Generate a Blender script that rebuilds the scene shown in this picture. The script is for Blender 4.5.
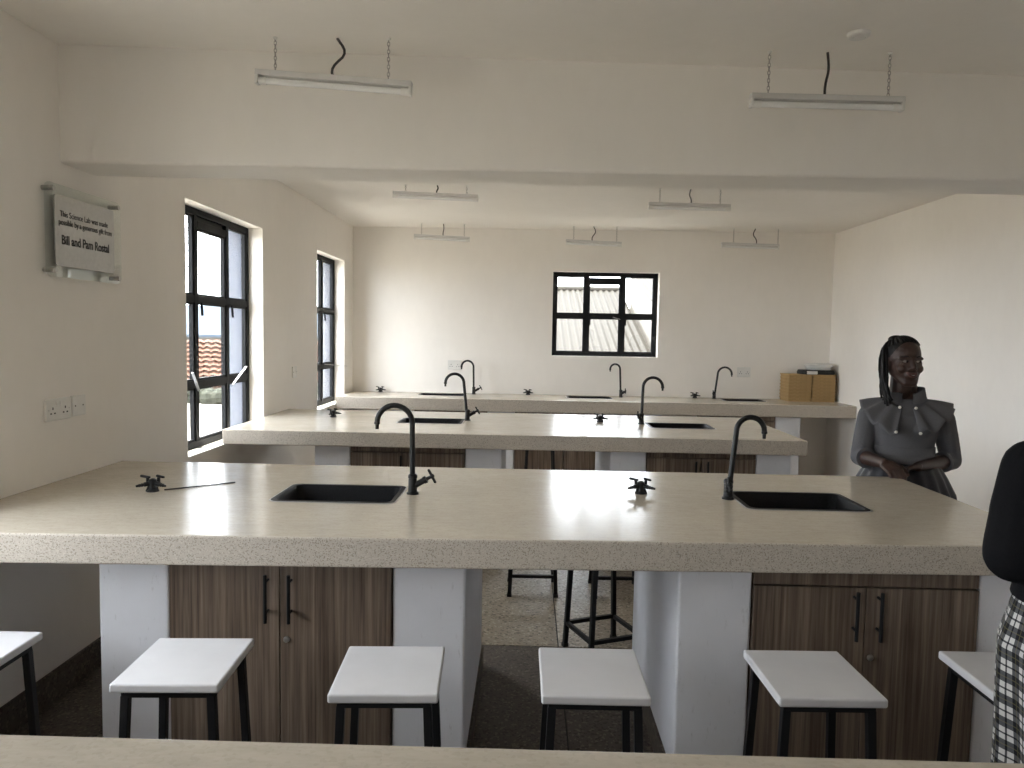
import bpy, bmesh, math, random
from mathutils import Vector, Matrix, Euler
random.seed(7)
PI = math.pi
for o in list(bpy.data.objects):
    bpy.data.objects.remove(o)
scene = bpy.context.scene
COL = scene.collection

# ------------------------------------------------------------------ camera, sky, sun, exposure
CAM_PITCH, CAM_YAW, CAM_ROLL = 0.0673, 0.0198, 0.0172
cam_data = bpy.data.cameras.new('camera')
cam_data.sensor_width = 36.0
cam_data.lens = 740.58 / 1024 * 36.0
cam_data.clip_start = 0.02
cam_data.clip_end = 400
cam = bpy.data.objects.new('camera', cam_data)
COL.objects.link(cam)
cam.matrix_world = (Matrix.Translation((0, 0, 1.53)) @ Matrix.Rotation(CAM_YAW, 4, 'Z')
                    @ Matrix.Rotation(PI / 2 - CAM_PITCH, 4, 'X') @ Matrix.Rotation(CAM_ROLL, 4, 'Z'))
scene.camera = cam

world = bpy.data.worlds.new('hazy_sky')
scene.world = world
world.use_nodes = True
bg = world.node_tree.nodes['Background']
bg.inputs['Color'].default_value = (0.91, 0.935, 1.0, 1)
bg.inputs['Strength'].default_value = 5.0

sun_data = bpy.data.lights.new('sun', 'SUN')
sun_data.energy = 6.0
sun_data.angle = 0.012
sun_data.color = (1.0, 0.95, 0.86)
sun = bpy.data.objects.new('sun', sun_data)
COL.objects.link(sun)
sun.rotation_euler = Vector((0.26, -0.10, -1.0)).to_track_quat('-Z', 'Y').to_euler()
sun.location = (-4, 0, 12)

scene.view_settings.view_transform = 'Standard'
scene.view_settings.look = 'None'
scene.view_settings.gamma = 1.0
scene.view_settings.use_curve_mapping = False
scene.view_settings.exposure = 1.90
try:
    scene.cycles.max_bounces = 12
    scene.cycles.diffuse_bounces = 8
    scene.cycles.transparent_max_bounces = 16
    scene.cycles.use_denoising = True
    scene.cycles.caustics_reflective = False
    scene.cycles.caustics_refractive = False
    scene.cycles.sample_clamp_indirect = 6.0
except Exception:
    pass

# ------------------------------------------------------------------ room measures (metres)
XL, XR, YB, YR, ZC = -1.915, 3.273, 8.09, -2.6, 2.664
WALL_T = 0.25
H, T = 0.90, 0.094           # worktop height and thickness
ZS = H - T
H3, ZS3 = 0.876, 0.752        # the back wall bench sits a little lower and is thicker

# ------------------------------------------------------------------ materials
def srgb(r, g, b):
    f = lambda c: (c / 255 / 12.92) if c / 255 <= 0.04045 else ((c / 255 + 0.055) / 1.055) ** 2.4
    return (f(r), f(g), f(b), 1)

class NT:
    def __init__(self, name):
        self.m = bpy.data.materials.new(name)
        self.m.use_nodes = True
        self.n = self.m.node_tree.nodes
        self.l = self.m.node_tree.links
        self.p = self.n['Principled BSDF']
    def node(self, kind, **kw):
        nd = self.n.new(kind)
        for k, v in kw.items():
            setattr(nd, k, v)
        return nd
    def link(self, a, b):
        self.l.new(a, b)
    def coords(self, scale=(1, 1, 1), kind='Object'):
        tc = self.node('ShaderNodeTexCoord')
        mp = self.node('ShaderNodeMapping')
        mp.inputs['Scale'].default_value = scale
        self.link(tc.outputs[kind], mp.inputs['Vector'])
        return mp.outputs['Vector']
    def noise(self, vec, scale, detail=4, rough=0.55):
        nz = self.node('ShaderNodeTexNoise')
        nz.inputs['Scale'].default_value = scale
        nz.inputs['Detail'].default_value = detail
        nz.inputs['Roughness'].default_value = rough
        self.link(vec, nz.inputs['Vector'])
        return nz.outputs['Fac']
    def ramp(self, fac, stops):
        r = self.node('ShaderNodeValToRGB')
        els = r.color_ramp.elements
        while len(els) < len(stops):
            els.new(0.5)
        for e, (pos, c) in zip(els, stops):
            e.position = pos
            e.color = c
        self.link(fac, r.inputs['Fac'])
        return r.outputs['Color']
    def mix(self, fac, a, b, mode='MIX'):
        mx = self.node('ShaderNodeMix', data_type='RGBA', blend_type=mode)
        for sock, v in ((mx.inputs[0], fac), (mx.inputs[6], a), (mx.inputs[7], b)):
            if hasattr(v, 'is_linked'):
                self.link(v, sock)
            else:
                sock.default_value = v
        return mx.outputs[2]
    def bump(self, h, strength, dist=0.002):
        b = self.node('ShaderNodeBump')
        b.inputs['Strength'].default_value = strength
        b.inputs['Distance'].default_value = dist
        self.link(h, b.inputs['Height'])
        self.link(b.outputs['Normal'], self.p.inputs['Normal'])
    def set(self, **kw):
        for k, v in kw.items():
            s = self.p.inputs[k.replace('_', ' ')]
            if hasattr(v, 'is_linked'):
                self.link(v, s)
            else:
                s.default_value = v
        return self.m

def plain(name, col, rough=0.5, metal=0.0, spec=0.5, nscale=40, namt=0.12, bump=0.0):
    t = NT(name)
    v = t.coords()
    nz = t.noise(v, nscale)
    dark = tuple(c * (1 - namt) for c in col[:3]) + (1,)
    lite = tuple(min(1, c * (1 + namt)) for c in col[:3]) + (1,)
    c = t.ramp(nz, [(0.3, dark), (0.7, lite)])
    if bump:
        t.bump(nz, bump)
    return t.set(Base_Color=c, Roughness=rough, Metallic=metal, Specular_IOR_Level=spec)

def mat_wall(name, col):
    t = NT(name)
    v = t.coords()
    big = t.noise(v, 1.3, 3)
    v2 = t.coords((3, 3, 1.5))
    strk = t.noise(v2, 5, 4)
    c0 = t.ramp(big, [(0.3, tuple(c * 0.955 for c in col[:3]) + (1,)), (0.7, col)])
    c1 = t.mix(0.035, c0, t.ramp(strk, [(0.35, (0.55, 0.53, 0.5, 1)), (0.62, (0.92, 0.91, 0.89, 1))]), 'MULTIPLY')
    fine = t.noise(v, 55, 5)
    t.bump(fine, 0.10, 0.004)
    return t.set(Base_Color=c1, Roughness=0.62, Specular_IOR_Level=0.3)

def mat_scuffed(name, col):
    t = NT(name)
    v = t.coords((1, 1, 1))
    big = t.noise(v, 3.5, 5, 0.6)
    base = t.ramp(big, [(0.3, tuple(c * 0.93 for c in col[:3]) + (1,)), (0.65, col)])
    scr = t.noise(t.coords((9, 9, 2.2)), 6, 6, 0.75)
    marks = t.ramp(scr, [(0.30, (0.62, 0.60, 0.58, 1)), (0.40, (1, 1, 1, 1))])
    c = t.mix(0.45, base, marks, 'MULTIPLY')
    t.bump(t.noise(v, 30, 5), 0.12, 0.004)
    return t.set(Base_Color=c, Roughness=0.5, Specular_IOR_Level=0.35)

def mat_terrazzo(name, col, dark, lite, rough, scale, speck=0.5, polish_var=0.0, bump=0.05):
    t = NT(name)
    v = t.coords()
    vo = t.node('ShaderNodeTexVoronoi', feature='F1')
    vo.inputs['Scale'].default_value = scale
    t.link(v, vo.inputs['Vector'])
    sep = t.node('ShaderNodeSeparateColor')
    t.link(vo.outputs['Color'], sep.inputs['Color'])
    chips = t.ramp(sep.outputs[0], [(0.0, dark), (0.13, dark), (0.2, col), (0.84, col), (0.92, lite)])
    big = t.noise(v, 2.2, 5, 0.6)
    cloud = t.ramp(big, [(0.3, tuple(c * 0.89 for c in col[:3]) + (1,)), (0.72, tuple(min(1, c * 1.05) for c in col[:3]) + (1,))])
    c = t.mix(speck, cloud, chips)
    if polish_var:
        brush = t.noise(t.coords((2.5, 9, 1)), 5.5, 6, 0.7)
        c = t.mix(0.5, c, t.ramp(brush, [(0.32, (0.80, 0.79, 0.77, 1)), (0.6, (1, 1, 1, 1))]), 'MULTIPLY')
    t.bump(t.noise(v, 160, 3), bump, 0.002)
    if polish_var:
        sm = t.noise(t.coords((1.4, 2.2, 1)), 3.2, 6, 0.7)
        rr = t.ramp(sm, [(0.3, (rough - polish_var,) * 3 + (1,)), (0.7, (rough + polish_var,) * 3 + (1,))])
        return t.set(Base_Color=c, Roughness=rr, Specular_IOR_Level=0.5)
    return t.set(Base_Color=c, Roughness=rough, Specular_IOR_Level=0.4)

def mat_wood(name):
    t = NT(name)
    v = t.coords((1, 1, 0.022))
    g1 = t.noise(v, 95, 6, 0.65)
    g2 = t.noise(t.coords((1, 1, 0.012)), 24, 4)
    band = t.noise(t.coords((1, 1, 0.002)), 9, 1)
    c1 = t.ramp(g1, [(0.30, srgb(88, 74, 62)), (0.5, srgb(128, 112, 98)), (0.72, srgb(160, 144, 128))])
    c2 = t.ramp(g2, [(0.35, (0.55, 0.52, 0.5, 1)), (0.65, (1, 1, 1, 1))])
    c3 = t.ramp(band, [(0.38, (0.72, 0.70, 0.68, 1)), (0.6, (1, 1, 1, 1))])
    c = t.mix(0.65, c1, c2, 'MULTIPLY')
    c = t.mix(0.8, c, c3, 'MULTIPLY')
    t.bump(g1, 0.06, 0.001)
    return t.set(Base_Color=c, Roughness=0.42, Specular_IOR_Level=0.4)

def mat_glass(name, tint=(0.97, 0.985, 0.98, 1)):
    t = NT(name)
    out = t.n['Material Output']
    tr = t.node('ShaderNodeBsdfTransparent')
    tr.inputs['Color'].default_value = tint
    gl = t.node('ShaderNodeBsdfGlossy')
    gl.inputs['Roughness'].default_value = 0.02
    lw = t.node('ShaderNodeLayerWeight')
    lw.inputs['Blend'].default_value = 0.5
    pw = t.node('ShaderNodeMath', operation='POWER')
    t.link(lw.outputs['Facing'], pw.inputs[0])
    pw.inputs[1].default_value = 4.5
    fr = t.node('ShaderNodeMath', operation='MULTIPLY_ADD')
    t.link(pw.outputs[0], fr.inputs[0])
    fr.inputs[1].default_value = 0.9
    fr.inputs[2].default_value = 0.04
    mx = t.node('ShaderNodeMixShader')
    t.link(fr.outputs[0], mx.inputs[0])
    t.link(tr.outputs[0], mx.inputs[1])
    t.link(gl.outputs[0], mx.inputs[2])
    t.link(mx.outputs[0], out.inputs['Surface'])
    return t.m

def mat_plaid(name):
    t = NT(name)
    tc = t.node('ShaderNodeTexCoord')
    sx = t.node('ShaderNodeSeparateXYZ')
    t.link(tc.outputs['UV'], sx.inputs[0])
    def m(op, a, b=None):
        nd = t.node('ShaderNodeMath', operation=op)
        for i, v in enumerate((a, b)):
            if v is None:
                continue
            if hasattr(v, 'is_linked'):
                t.link(v, nd.inputs[i])
            else:
                nd.inputs[i].default_value = v
        return nd.outputs[0]
    def stripes(s):
        f = m('FRACT', m('MULTIPLY', s, 1 / 0.052))
        broad = m('LESS_THAN', f, 0.45)
        t1 = m('MULTIPLY', m('GREATER_THAN', f, 0.68), m('LESS_THAN', f, 0.76))
        y = m('MULTIPLY', m('GREATER_THAN', f, 0.20), m('LESS_THAN', f, 0.245))
        return m('MAXIMUM', broad, t1), y
    a, ya = stripes(sx.outputs[0])
    b, yb = stripes(sx.outputs[1])
    tot = m('MULTIPLY', m('ADD', a, b), 0.5)
    c = t.ramp(tot, [(0.0, (0.50, 0.49, 0.47, 1)), (0.5, (0.075, 0.075, 0.078, 1)), (1.0, (0.012, 0.012, 0.014, 1))])
    c = t.mix(m('MULTIPLY', m('MAXIMUM', ya, yb), 0.2), c, (0.30, 0.27, 0.10, 1))
    return t.set(Base_Color=c, Roughness=0.85, Specular_IOR_Level=0.15)

M = {}
M['wall'] = mat_wall('painted_plaster', (0.885, 0.850, 0.800, 1))
M['ceil'] = mat_wall('ceiling_paint', (0.885, 0.852, 0.800, 1))
M['pillar'] = mat_scuffed('white_pillar_paint', (0.82, 0.825, 0.865, 1))
M['reveal'] = mat_wall('window_reveal_paint', (0.86, 0.84, 0.82, 1))
M['top'] = mat_terrazzo('polished_terrazzo_top', srgb(196, 187, 172), srgb(170, 160, 145), srgb(200, 192, 178), 0.22, 150, 0.2, 0.05, 0.03)
M['edge'] = mat_terrazzo('grainy_terrazzo_edge', srgb(188, 179, 166), srgb(136, 126, 113), srgb(204, 196, 184), 0.7, 330, 0.7, 0, 0.2)
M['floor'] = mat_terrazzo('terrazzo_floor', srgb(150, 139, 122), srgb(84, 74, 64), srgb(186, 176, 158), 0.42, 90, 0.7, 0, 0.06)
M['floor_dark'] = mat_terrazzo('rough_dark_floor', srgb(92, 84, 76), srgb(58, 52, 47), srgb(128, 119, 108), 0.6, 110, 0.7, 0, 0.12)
M['skirting'] = mat_terrazzo('dark_skirting', srgb(86, 78, 70), srgb(60, 53, 47), srgb(120, 110, 98), 0.6, 110, 0.7)
M['wood'] = mat_wood('grey_brown_laminate')
M['black'] = plain('black_painted_steel', (0.012, 0.012, 0.013, 1), 0.45, 0.0, 0.25)
M['tap'] = plain('matt_black_tap', (0.014, 0.014, 0.014, 1), 0.36, 0.0, 0.3)
M['sink'] = plain('black_sink_composite', (0.008, 0.008, 0.009, 1), 0.5, 0.0, 0.12, 200, 0.4)
M['sinkrim'] = plain('grey_sealant', (0.30, 0.29, 0.28, 1), 0.35)
M['frame'] = plain('black_window_steel', (0.009, 0.0095, 0.0105, 1), 0.6, 0, 0.2)
M['stool'] = plain('white_stool_paint', (0.71, 0.705, 0.72, 1), 0.38, 0, 0.5, 8, 0.03)
M['white_plastic'] = plain('white_plastic', (0.74, 0.73, 0.70, 1), 0.35, 0, 0.5, 20, 0.03)
M['batten'] = plain('white_light_batten', (0.62, 0.61, 0.59, 1), 0.4, 0, 0.5, 20, 0.04)
M['tube'] = plain('frosted_tube', (0.80, 0.80, 0.79, 1), 0.25, 0, 0.5, 20, 0.02)
M['chain'] = plain('zinc_chain', (0.42, 0.40, 0.38, 1), 0.4, 0.7)
M['cable'] = plain('dark_cable', (0.035, 0.03, 0.028, 1), 0.5)
M['steel'] = plain('brushed_steel', (0.55, 0.54, 0.52, 1), 0.28, 1.0)
M['plate'] = plain('silver_plaque_metal', (0.50, 0.50, 0.49, 1), 0.42, 0.85, 0.5, 60, 0.05)
M['ink'] = plain('black_engraving', (0.012, 0.012, 0.012, 1), 0.6)
M['acrylic'] = mat_glass('clear_acrylic', (0.93, 0.95, 0.94, 1))
M['glass'] = mat_glass('window_glass')
M['slot'] = plain('dark_slot', (0.02, 0.02, 0.02, 1), 0.7)
M['card'] = plain('kraft_cardboard', srgb(168, 140, 98), 0.75, 0, 0.2, 60, 0.1, 0.05)
M['skin'] = plain('dark_brown_skin', (0.038, 0.0175, 0.012, 1), 0.48, 0, 0.45, 30, 0.10)
M['lips'] = plain('lip_skin', (0.075, 0.026, 0.022, 1), 0.4)
M['hair'] = plain('black_braided_hair', (0.005, 0.0045, 0.0045, 1), 0.6, 0, 0.2)
M['eye'] = plain('eye_white', (0.22, 0.19, 0.17, 1), 0.25)
M['iris'] = plain('dark_iris', (0.008, 0.006, 0.005, 1), 0.15)
M['teeth'] = plain('teeth_white', (0.72, 0.69, 0.63, 1), 0.3)
M['dress'] = plain('slate_grey_dress_cloth', (0.098, 0.096, 0.102, 1), 0.8, 0, 0.2, 250, 0.10, 0.05)
M['skirt'] = plain('black_skirt_cloth', (0.020, 0.020, 0.025, 1), 0.5, 0, 0.4, 120, 0.2)
M['pearl'] = plain('pearl_button', (0.72, 0.69, 0.62, 1), 0.2)
M['sweater'] = plain('black_knit', (0.006, 0.006, 0.007, 1), 0.9, 0, 0.12, 220, 0.3, 0.15)
M['plaid'] = mat_plaid('black_white_plaid')
M['shoe'] = plain('black_shoe', (0.015, 0.015, 0.015, 1), 0.4)
M['roof_metal'] = plain('cream_corrugated_metal', srgb(47, 44, 39), 0.7, 0, 0.1, 5, 0.08)
M['roof_tile'] = plain('terracotta_tile', srgb(84, 54, 40), 0.8, 0, 0.2, 6, 0.25)
M['white_render'] = plain('white_house_render', srgb(112, 108, 102), 0.8, 0, 0.2, 3, 0.06)
M['sky_tint_render'] = plain('sky_tinted_exterior', srgb(80, 86, 100), 0.85, 0, 0.2, 14, 0.10, 0.2)  # bluish sky light on the outer window reveals is put into this colour
M['slate'] = plain('blue_grey_roof', srgb(52, 64, 76), 0.7, 0, 0.2, 5, 0.12)
M['ground'] = plain('dusty_concrete_yard', srgb(150, 144, 134), 0.9, 0, 0.2, 1.5, 0.18)
M['hedge'] = plain('dark_hedge_leaf', srgb(48, 50, 42), 0.9, 0, 0.2, 9, 0.5)
M['wire'] = plain('overhead_wire', (0.05, 0.05, 0.06, 1), 0.6)

# ------------------------------------------------------------------ mesh helpers
class MB:
    def __init__(self):
        self.v, self.f, self.mi = [], [], []
    def add(self, vs, fs, mi=0):
        o = len(self.v)
        self.v += [tuple(p) for p in vs]
        self.f += [tuple(i + o for i in f) for f in fs]
        self.mi += [mi] * len(fs)
        return self
    def box(self, x0, x1, y0, y1, z0, z1, mi=0):
        vs = [(x, y, z) for z in (z0, z1) for y in (y0, y1) for x in (x0, x1)]
        fs = [(0, 2, 3, 1), (4, 5, 7, 6), (0, 1, 5, 4), (2, 6, 7, 3), (0, 4, 6, 2), (1, 3, 7, 5)]
        return self.add(vs, fs, mi)
    def bar(self, p, q, w, d=None, up=(0, 0, 1), mi=0):
        p, q = Vector(p), Vector(q)
        d = w if d is None else d
        t = (q - p).normalized()
        u = Vector(up)
        if abs(t.dot(u)) > 0.98:
            u = Vector((0, 1, 0))
        s = t.cross(u).normalized()
        u = s.cross(t)
        vs = [c + s * (a * w / 2) + u * (b * d / 2) for c in (p, q) for a, b in ((-1, -1), (1, -1), (1, 1), (-1, 1))]
        return self.add(vs, [(0, 3, 2, 1), (4, 5, 6, 7), (0, 1, 5, 4), (1, 2, 6, 5), (2, 3, 7, 6), (3, 0, 4, 7)], mi)
    def tube(self, pts, r, n=10, mi=0, closed=False, cap=True):
        pts = [Vector(p) for p in pts]
        rs = r if isinstance(r, (list, tuple)) else [r] * len(pts)
        m = len(pts)
        prev = None
        rings = []
        for i, p in enumerate(pts):
            a = pts[i - 1] if (i > 0 or closed) else p
            b = pts[(i + 1) % m] if (i < m - 1 or closed) else p
            t = (b - a).normalized()
            if prev is None:
                up = Vector((0, 0, 1)) if abs(t.z) < 0.9 else Vector((1, 0, 0))
                s = t.cross(up).normalized()
            else:
                s = (prev - t * prev.dot(t)).normalized()
            prev = s
            u = t.cross(s)
            rings.append([p + (s * math.cos(k * 2 * PI / n) + u * math.sin(k * 2 * PI / n)) * rs[i] for k in range(n)])
        vs = [q for ring in rings for q in ring]
        fs = []
        for i in range(m if closed else m - 1):
            j = (i + 1) % m
            for k in range(n):
                l = (k + 1) % n
                fs.append((i * n + k, i * n + l, j * n + l, j * n + k))
        if cap and not closed:
            fs.append(tuple(range(n))[::-1])
            fs.append(tuple((m - 1) * n + k for k in range(n)))
        return self.add(vs, fs, mi)
    def ell(self, c, r, n=16, m=10, rot=None, mi=0):
        c = Vector(c)
        r = Vector((r, r, r)) if isinstance(r, (int, float)) else Vector(r)
        vs = [Vector((0, 0, r.z))]
        for i in range(1, m):
            a = PI * i / m
            for k in range(n):
                b = 2 * PI * k / n
                vs.append(Vector((r.x * math.sin(a) * math.cos(b), r.y * math.sin(a) * math.sin(b), r.z * math.cos(a))))
        vs.append(Vector((0, 0, -r.z)))
        if rot is not None:
            vs = [rot @ v for v in vs]
        vs = [v + c for v in vs]
        fs = [(0, 1 + k, 1 + (k + 1) % n) for k in range(n)]
        for i in range(m - 2):
            for k in range(n):
                a, b = 1 + i * n + k, 1 + i * n + (k + 1) % n
                fs.append((a, a + n, b + n, b))
        e = len(vs) - 1
        o = 1 + (m - 2) * n
        fs += [(o + (k + 1) % n, o + k, e) for k in range(n)]
        return self.add(vs, fs, mi)
    def cap(self, p, q, r0, r1, n=14):
        """tapered capsule"""
        p, q = Vector(p), Vector(q)
        t = (q - p)
        L = t.length
        t = t.normalized() if L > 1e-6 else Vector((0, 0, 1))
        pts, rs = [], []
        for i in range(5):
            a = PI / 2 * (1 - i / 4)
            pts.append(p - t * (r0 * math.sin(a)))
            rs.append(max(r0 * math.cos(a), 1e-4))
        for i in range(5):
            a = PI / 2 * (i / 4)
            pts.append(q + t * (r1 * math.sin(a)))
            rs.append(max(r1 * math.cos(a), 1e-4))
        return self.tube(pts, rs, n)
    def loft(self, rings, mi=0, closed=True, caps=True):
        n = len(rings[0])
        vs = [p for r in rings for p in r]
        fs = []
        for i in range(len(rings) - 1):
            for k in range(n if closed else n - 1):
                l = (k + 1) % n
                fs.append((i * n + k, i * n + l, (i + 1) * n + l, (i + 1) * n + k))
        if caps:
            fs.append(tuple(range(n))[::-1])
            fs.append(tuple((len(rings) - 1) * n + k for k in range(n)))
        return self.add(vs, fs, mi)
    def lathe(self, c, prof, n=20, mi=0, axis=None):
        c = Vector(c)
        R = Matrix.Identity(3) if axis is None else Vector((0, 0, 1)).rotation_difference(Vector(axis)).to_matrix()
        rings = [[c + R @ Vector((r * math.cos(2 * PI * k / n), r * math.sin(2 * PI * k / n), z)) for k in range(n)] for r, z in prof]
        return self.loft(rings, mi)
    def mesh(self, name, off=(0, 0, 0)):
        me = bpy.data.meshes.new(name)
        o = Vector(off)
        me.from_pydata([Vector(p) - o for p in self.v], [], self.f)
        me.polygons.foreach_set('material_index', self.mi)
        bm = bmesh.new()
        bm.from_mesh(me)
        bmesh.ops.recalc_face_normals(bm, faces=bm.faces)
        bm.to_mesh(me)
        bm.free()
        me.update()
        return me

BASE = {}
def tag(o, label=None, cat=None, group=None, kind=None):
    if label: o['label'] = label
    if cat: o['category'] = cat
    if group: o['group'] = group
    if kind: o['kind'] = kind
    return o

def thing(name, loc, label=None, cat=None, group=None, kind=None, rz=0.0):
    o = bpy.data.objects.new(name, None)
    o.empty_display_size = 0.05
    o.location = loc
    o.rotation_euler = (0, 0, rz)
    COL.objects.link(o)
    BASE[o.name] = Vector(loc)
    return tag(o, label, cat, group, kind)

def obj(name, mb, mat, parent=None, smooth=None, bevel=0.0, seg=2, local=False, base=None):
    """mb in world coordinates (local=False) is re-based to its top-level thing"""
    if parent is not None:
        off = (0, 0, 0) if local else BASE[parent.name]
    else:
        off = base if base is not None else (0, 0, 0)
    me = mb.mesh(name, off) if isinstance(mb, MB) else mb
    o = bpy.data.objects.new(name, me)
    COL.objects.link(o)
    if parent is not None:
        o.parent = parent
        BASE[o.name] = BASE[parent.name]
    else:
        o.location = off
        BASE[o.name] = Vector(off)
    for m in (mat if isinstance(mat, (list, tuple)) else [mat]):
        me.materials.append(M[m])
    if smooth is not None:
        me.polygons.foreach_set('use_smooth', [True] * len(me.polygons))
        if smooth < 179:
            me.set_sharp_from_angle(angle=math.radians(smooth))
    if bevel:
        md = o.modifiers.new('bevel', 'BEVEL')
        md.width = bevel
        md.segments = seg
        md.limit_method = 'ANGLE'
        md.angle_limit = math.radians(40)
    return o

def copy_tree(o, parent=None):
    c = o.copy()
    COL.objects.link(c)
    c.parent = parent
    BASE[c.name] = Vector(o.location)
    for ch in [x for x in bpy.data.objects if x.parent == o]:
        copy_tree(ch, c)
    return c

def grid_solid(us, vs, holes, fn, w0, w1, top_mi=0, side_mi=0):
    """slab over the grid us x vs with rectangular holes (u0,u1,v0,v1); fn(u, v, w) -> point"""
    mb = MB()
    nu, nv = len(us), len(vs)
    solid = {}
    for i in range(nu - 1):
        for j in range(nv - 1):
            cu, cv = (us[i] + us[i + 1]) / 2, (vs[j] + vs[j + 1]) / 2
            solid[i, j] = not any(a < cu < b and c < cv < d for a, b, c, d in holes)
    P = [fn(us[i], vs[j], w) for w in (w0, w1) for j in range(nv) for i in range(nu)]
    idx = lambda i, j, k: k * nu * nv + j * nu + i
    fs, mi = [], []
    for (i, j), s in solid.items():
        if not s:
            continue
        fs.append((idx(i, j, 1), idx(i + 1, j, 1), idx(i + 1, j + 1, 1), idx(i, j + 1, 1))); mi.append(top_mi)
        fs.append((idx(i, j, 0), idx(i, j + 1, 0), idx(i + 1, j + 1, 0), idx(i + 1, j, 0))); mi.append(side_mi)
        for di, dj, a, b in ((-1, 0, (i, j), (i, j + 1)), (1, 0, (i + 1, j + 1), (i + 1, j)),
                             (0, -1, (i + 1, j), (i, j)), (0, 1, (i, j + 1), (i + 1, j + 1))):
            if not solid.get((i + di, j + dj), False):
                fs.append((idx(*a, 0), idx(*b, 0), idx(*b, 1), idx(*a, 1))); mi.append(side_mi)
    mb.add(P, fs)
    mb.mi = mi
    used = sorted({k for f in mb.f for k in f})
    rm = {k: n for n, k in enumerate(used)}
    mb.v = [mb.v[k] for k in used]
    mb.f = [tuple(rm[k] for k in f) for f in mb.f]
    return mb

def rrect(x0, x1, y0, y1, r, z, n=6):
    pts = []
    for cx, cy, a0 in ((x1 - r, y0 + r, -PI / 2), (x1 - r, y1 - r, 0), (x0 + r, y1 - r, PI / 2), (x0 + r, y0 + r, PI)):
        for k in range(n + 1):
            a = a0 + PI / 2 * k / n
            pts.append(Vector((cx + r * math.cos(a), cy + r * math.sin(a), z)))
    return pts

# ------------------------------------------------------------------ floor
fl = obj('floor', MB().box(XL - WALL_T, XR + WALL_T, YR - WALL_T, YB + WALL_T, -0.12, -0.012), 'slot')
tag(fl, 'speckled terrazzo floor poured in panels with thin joints', 'floor', kind='structure')
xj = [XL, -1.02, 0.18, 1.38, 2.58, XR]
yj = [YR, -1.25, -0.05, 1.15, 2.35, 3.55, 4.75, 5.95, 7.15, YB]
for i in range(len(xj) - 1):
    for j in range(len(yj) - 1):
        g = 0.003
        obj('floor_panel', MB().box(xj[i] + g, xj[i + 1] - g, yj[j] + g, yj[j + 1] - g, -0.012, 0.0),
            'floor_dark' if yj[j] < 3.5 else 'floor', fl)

# ------------------------------------------------------------------ walls, ceiling, beam
W1 = (4.13, 5.34, 0.80, 2.255)      # left wall windows: y0, y1, z0, z1
W2 = (6.72, 7.72, 0.80, 2.262)
W4 = (1.12, 2.33, 0.80, 2.255)      # left wall, just outside the frame
W5 = (-1.75, -0.54, 0.80, 2.255)    # left wall, behind the photographer
WBK = (0.267, 1.416, 1.303, 2.217)  # back wall: x0, x1, z0, z1
def breaks(a, b, holes, k):
    return sorted({a, b} | {h[k] for h in holes} | {h[k + 1] for h in holes})
hl = [W1, W2, W4, W5]
mbw = grid_solid(breaks(YR - WALL_T, YB + WALL_T, hl, 0), breaks(-0.12, ZC + 0.15, hl, 2), hl,
                 lambda u, v, w: (XL - w, u, v), 0.125, 0.0)
wl_ = obj('wall_left', mbw, 'wall')
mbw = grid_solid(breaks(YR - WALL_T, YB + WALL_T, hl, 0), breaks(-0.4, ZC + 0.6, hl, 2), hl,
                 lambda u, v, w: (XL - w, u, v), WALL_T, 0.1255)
obj('outer_leaf', mbw, 'sky_tint_render', wl_)
tag(wl_, 'white plastered wall with tall black framed windows on the left', 'wall', kind='structure')
mbw = grid_solid(breaks(XL, XR, [WBK], 0), breaks(-0.12, ZC + 0.15, [WBK], 2), [WBK],
                 lambda u, v, w: (u, YB + w, v), WALL_T, 0.0)
tag(obj('wall_back', mbw, 'wall'), 'white plastered back wall with one wide black framed window', 'wall', kind='structure')
mbw = MB().box(XL, XR, YR - WALL_T, YR, -0.12, ZC + 0.15)
tag(obj('wall_rear', mbw, 'wall'), 'plain white wall behind the photographer', 'wall', kind='structure')
tag(obj('wall_right', MB().box(XR, XR + WALL_T, YR - WALL_T, YB + WALL_T, -0.12, ZC + 0.15), 'wall'),
    'plain bright white wall behind the woman on the right', 'wall', kind='structure')
tag(obj('ceiling', MB().box(XL, XR, YR, YB, ZC, ZC + 0.15), 'ceil'), 'white painted plaster ceiling', 'ceiling', kind='structure')
bm_ = MB()
# carried a few centimetres into the walls and the ceiling slab, as it is cast with them
dxy, dz = (3.352 - 3.032) / (XR - XL), (2.233 - 2.195) / (XR - XL)
bx0, bx1 = XL - 0.04, XR + 0.04
bp = lambda x, y0, k: (x, y0 + k * (x - XL))
kb = (3.676 - 3.297) / (XR - XL)
bz_ = lambda x: 2.195 + dz * (x - XL)
bm_.add([bp(bx0, 3.032, dxy) + (bz_(bx0),), bp(bx1, 3.032, dxy) + (bz_(bx1),), bp(bx1, 3.297, kb) + (bz_(bx1),), bp(bx0, 3.297, kb) + (bz_(bx0),),
         bp(bx0, 3.032, dxy) + (ZC + 0.04,), bp(bx1, 3.032, dxy) + (ZC + 0.04,), bp(bx1, 3.297, kb) + (ZC + 0.04,), bp(bx0, 3.297, kb) + (ZC + 0.04,)],
        [(0, 3, 2, 1), (4, 5, 6, 7), (0, 1, 5, 4), (1, 2, 6, 5), (2, 3, 7, 6), (3, 0, 4, 7)])
tag(obj('trim_1', bm_, 'ceil', bevel=0.012, seg=3), 'deep white plastered beam crossing below the ceiling', 'beam', kind='structure')
sk = MB().box(XL, XL + 0.014, YR, YB, 0.0, 0.128)
tag(obj('baseboard_left', sk, 'skirting', bevel=0.003), 'dark terrazzo skirting along the left wall', 'baseboard', kind='structure')

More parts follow.
